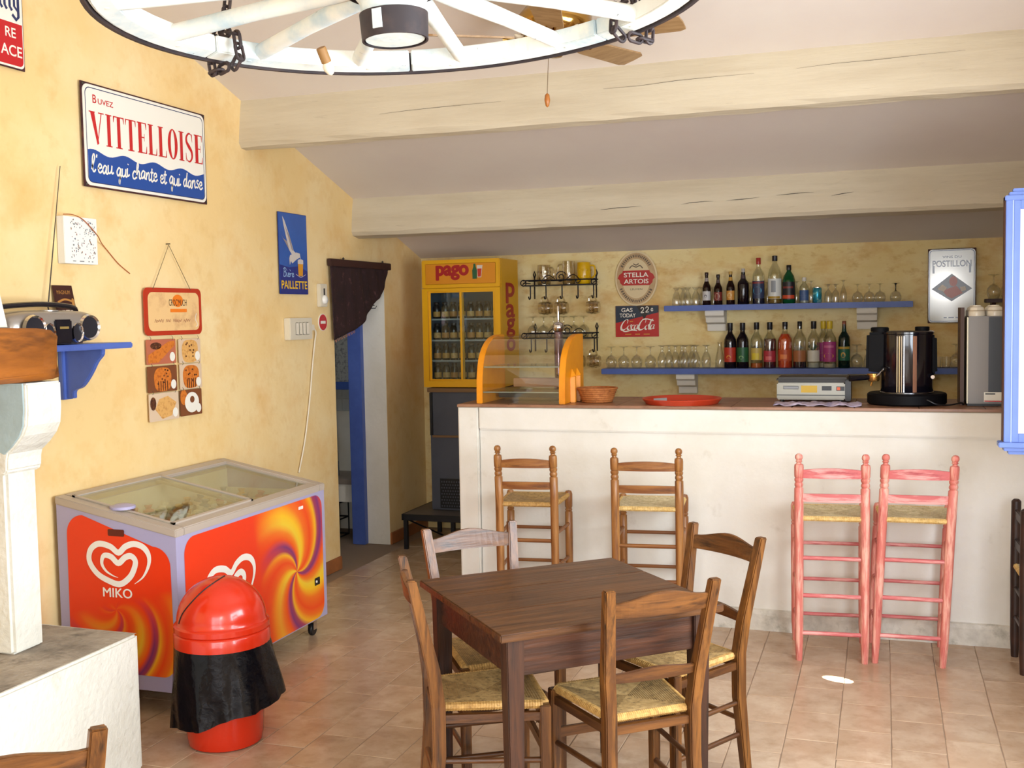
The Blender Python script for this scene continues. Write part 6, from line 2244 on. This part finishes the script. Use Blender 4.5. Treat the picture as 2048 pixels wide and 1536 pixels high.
for k in range(5):
    a = R(66 - 72 * k)
    mm = Matrix.Translation((0, 0, .0)) @ Matrix.Rotation(a, 4, 'Z')
    ir = MB()
    ir.tube([mm @ Vector(p) for p in ((.11, 0, .02), (.16, 0, -.004), (.23, .02, .0))], .007, 7)
    ir.tube([mm @ Vector(p) for p in ((.11, 0, .02), (.16, 0, -.004), (.23, -.02, .0))], .007, 7)
    ir.build('blade_iron', F_brass, fn, smooth=True)
    pts = [(.19, -.045), (.24, -.058), (.55, -.068), (.578, -.055), (.582, 0), (.578, .055), (.55, .068), (.24, .058), (.19, .045)]
    mb = MB().prism(pts, 'z', -.004, .004)
    me = mb.mesh('blade', F_blade)
    me.transform(mm @ Matrix.Translation((0, 0, .006)) @ Matrix.Rotation(R(-13), 4, 'X'))
    link('blade', me, fn)
for a_ in (200, 320, 80):
    a = R(a_)
    mm = Matrix.Translation((.07 * math.cos(a), .07 * math.sin(a), -.035)) @ Matrix.Rotation(R(60), 4, Vector((-math.sin(a), math.cos(a), 0)))
    l = MB().lathe([(.012, 0), (.016, .012), (.016, .045), (.013, .050)], 14, m=mm).build('lamp_holder', F_brass, fn, smooth=True)
    MB().lathe([(.012, .048), (.019, .070), (.017, .090), (.008, .118), (.001, .126)], 14, m=mm).build('bulb', mat('frosted_bulb', 'DED3BC', .35), l, smooth=True)
MB().rod((-.02, -.03, -.05), (-.03, -.03, -.235), .0016, n=5).build('pull_cord', C_cord, fn)
MB().lathe([(.001, 0), (.010, -.008), (.013, -.03), (.008, -.055), (.001, -.062)], 12, (-.03, -.03, -.232)).build('cord_knob', mat('cord_knob_wood', 'A6652A', .35), fn, smooth=True)

# ------------------------------------------------------------------ what shows through the kitchen door
K_blue = mat('kitchen_blue_frame', '3F5FAE', .5)
t = thing('kitchen_window_frame', 'blue framed kitchen cupboard with a patterned pane seen through the doorway', 'cupboard', (-4.08, 7.75, 1.13))
MB().box(-.30, .28, -.0, .095, .0, .80).build('back_panel', mat('kitchen_net', 'A9A8A0', .8, var=[('7E7E7C', 40, .5, .6)]), t)
mb = MB()
for x in (-.30, -.105, .24):
    mb.box(x, x + .045, -.03, .0, .05, .75)
mb.box(-.30, .285, -.03, .0, .0, .06)
mb.box(-.30, .285, -.03, .0, .74, .80)
mb.build('frame', K_blue, t, bevel=.003)
t = thing('kitchen_counter', 'white kitchen worktop on a pale front seen through the doorway', 'worktop', (-4.1, 7.62, 0))
MB().box(-.5, .40, -.20, .225, .43, .47).build('worktop', mat('kitchen_worktop', '8E8074', .5), t, bevel=.004)
MB().box(-.5, .40, -.17, .225, .29, .43).build('front_board', M_white, t)
for x in (-.46, .36):
    MB().box(x - .02, x + .02, -.15, .2, 0, .29).build('leg', M_gdark, t)
bottle(-4.035, 7.56, .47, .285, .038, 'spirit', 'blue and clear bottle standing on the kitchen worktop', G_clearb, liq('kitchen_blue', '3A6AA0'), .4, lab='4A74AA', lab_z=(.2, .45), cap='3A4A8A', group='kitchen bottles')
t = thing('kitchen_pan', 'dark round pan hanging on the kitchen wall', 'pan', (-4.30, 7.80, .82))
MB().lathe([(.001, 0), (.09, 0), (.10, .008), (.108, .045), (.104, .045), (.095, .012), (.001, .008)], 26, m=Matrix.Rotation(PI / 2, 4, 'X')).build('bowl', mat('dark_pan', '3A3440', .4), t, smooth=True)
MB().box(-.012, .012, -.012, -.004, .10, .20).build('handle', M_gdark, t)
t = thing('wire_crate', 'black wire crate under the kitchen worktop', 'crate', (-4.09, 7.55, .002))
for x in (-.12, -.04, .04, .12):
    for y in (-.1, .1):
        MB().rod((x, y, 0), (x, y, .27), .005, n=6).build('wire', M_gdark, t)
for z in (.004, .14, .27):
    MB().tube([(-.12, -.1, z), (.12, -.1, z), (.12, .1, z), (-.12, .1, z)], .006, 6, closed=True).build('hoop', M_gdark, t)
bpy.context.view_layer.update()
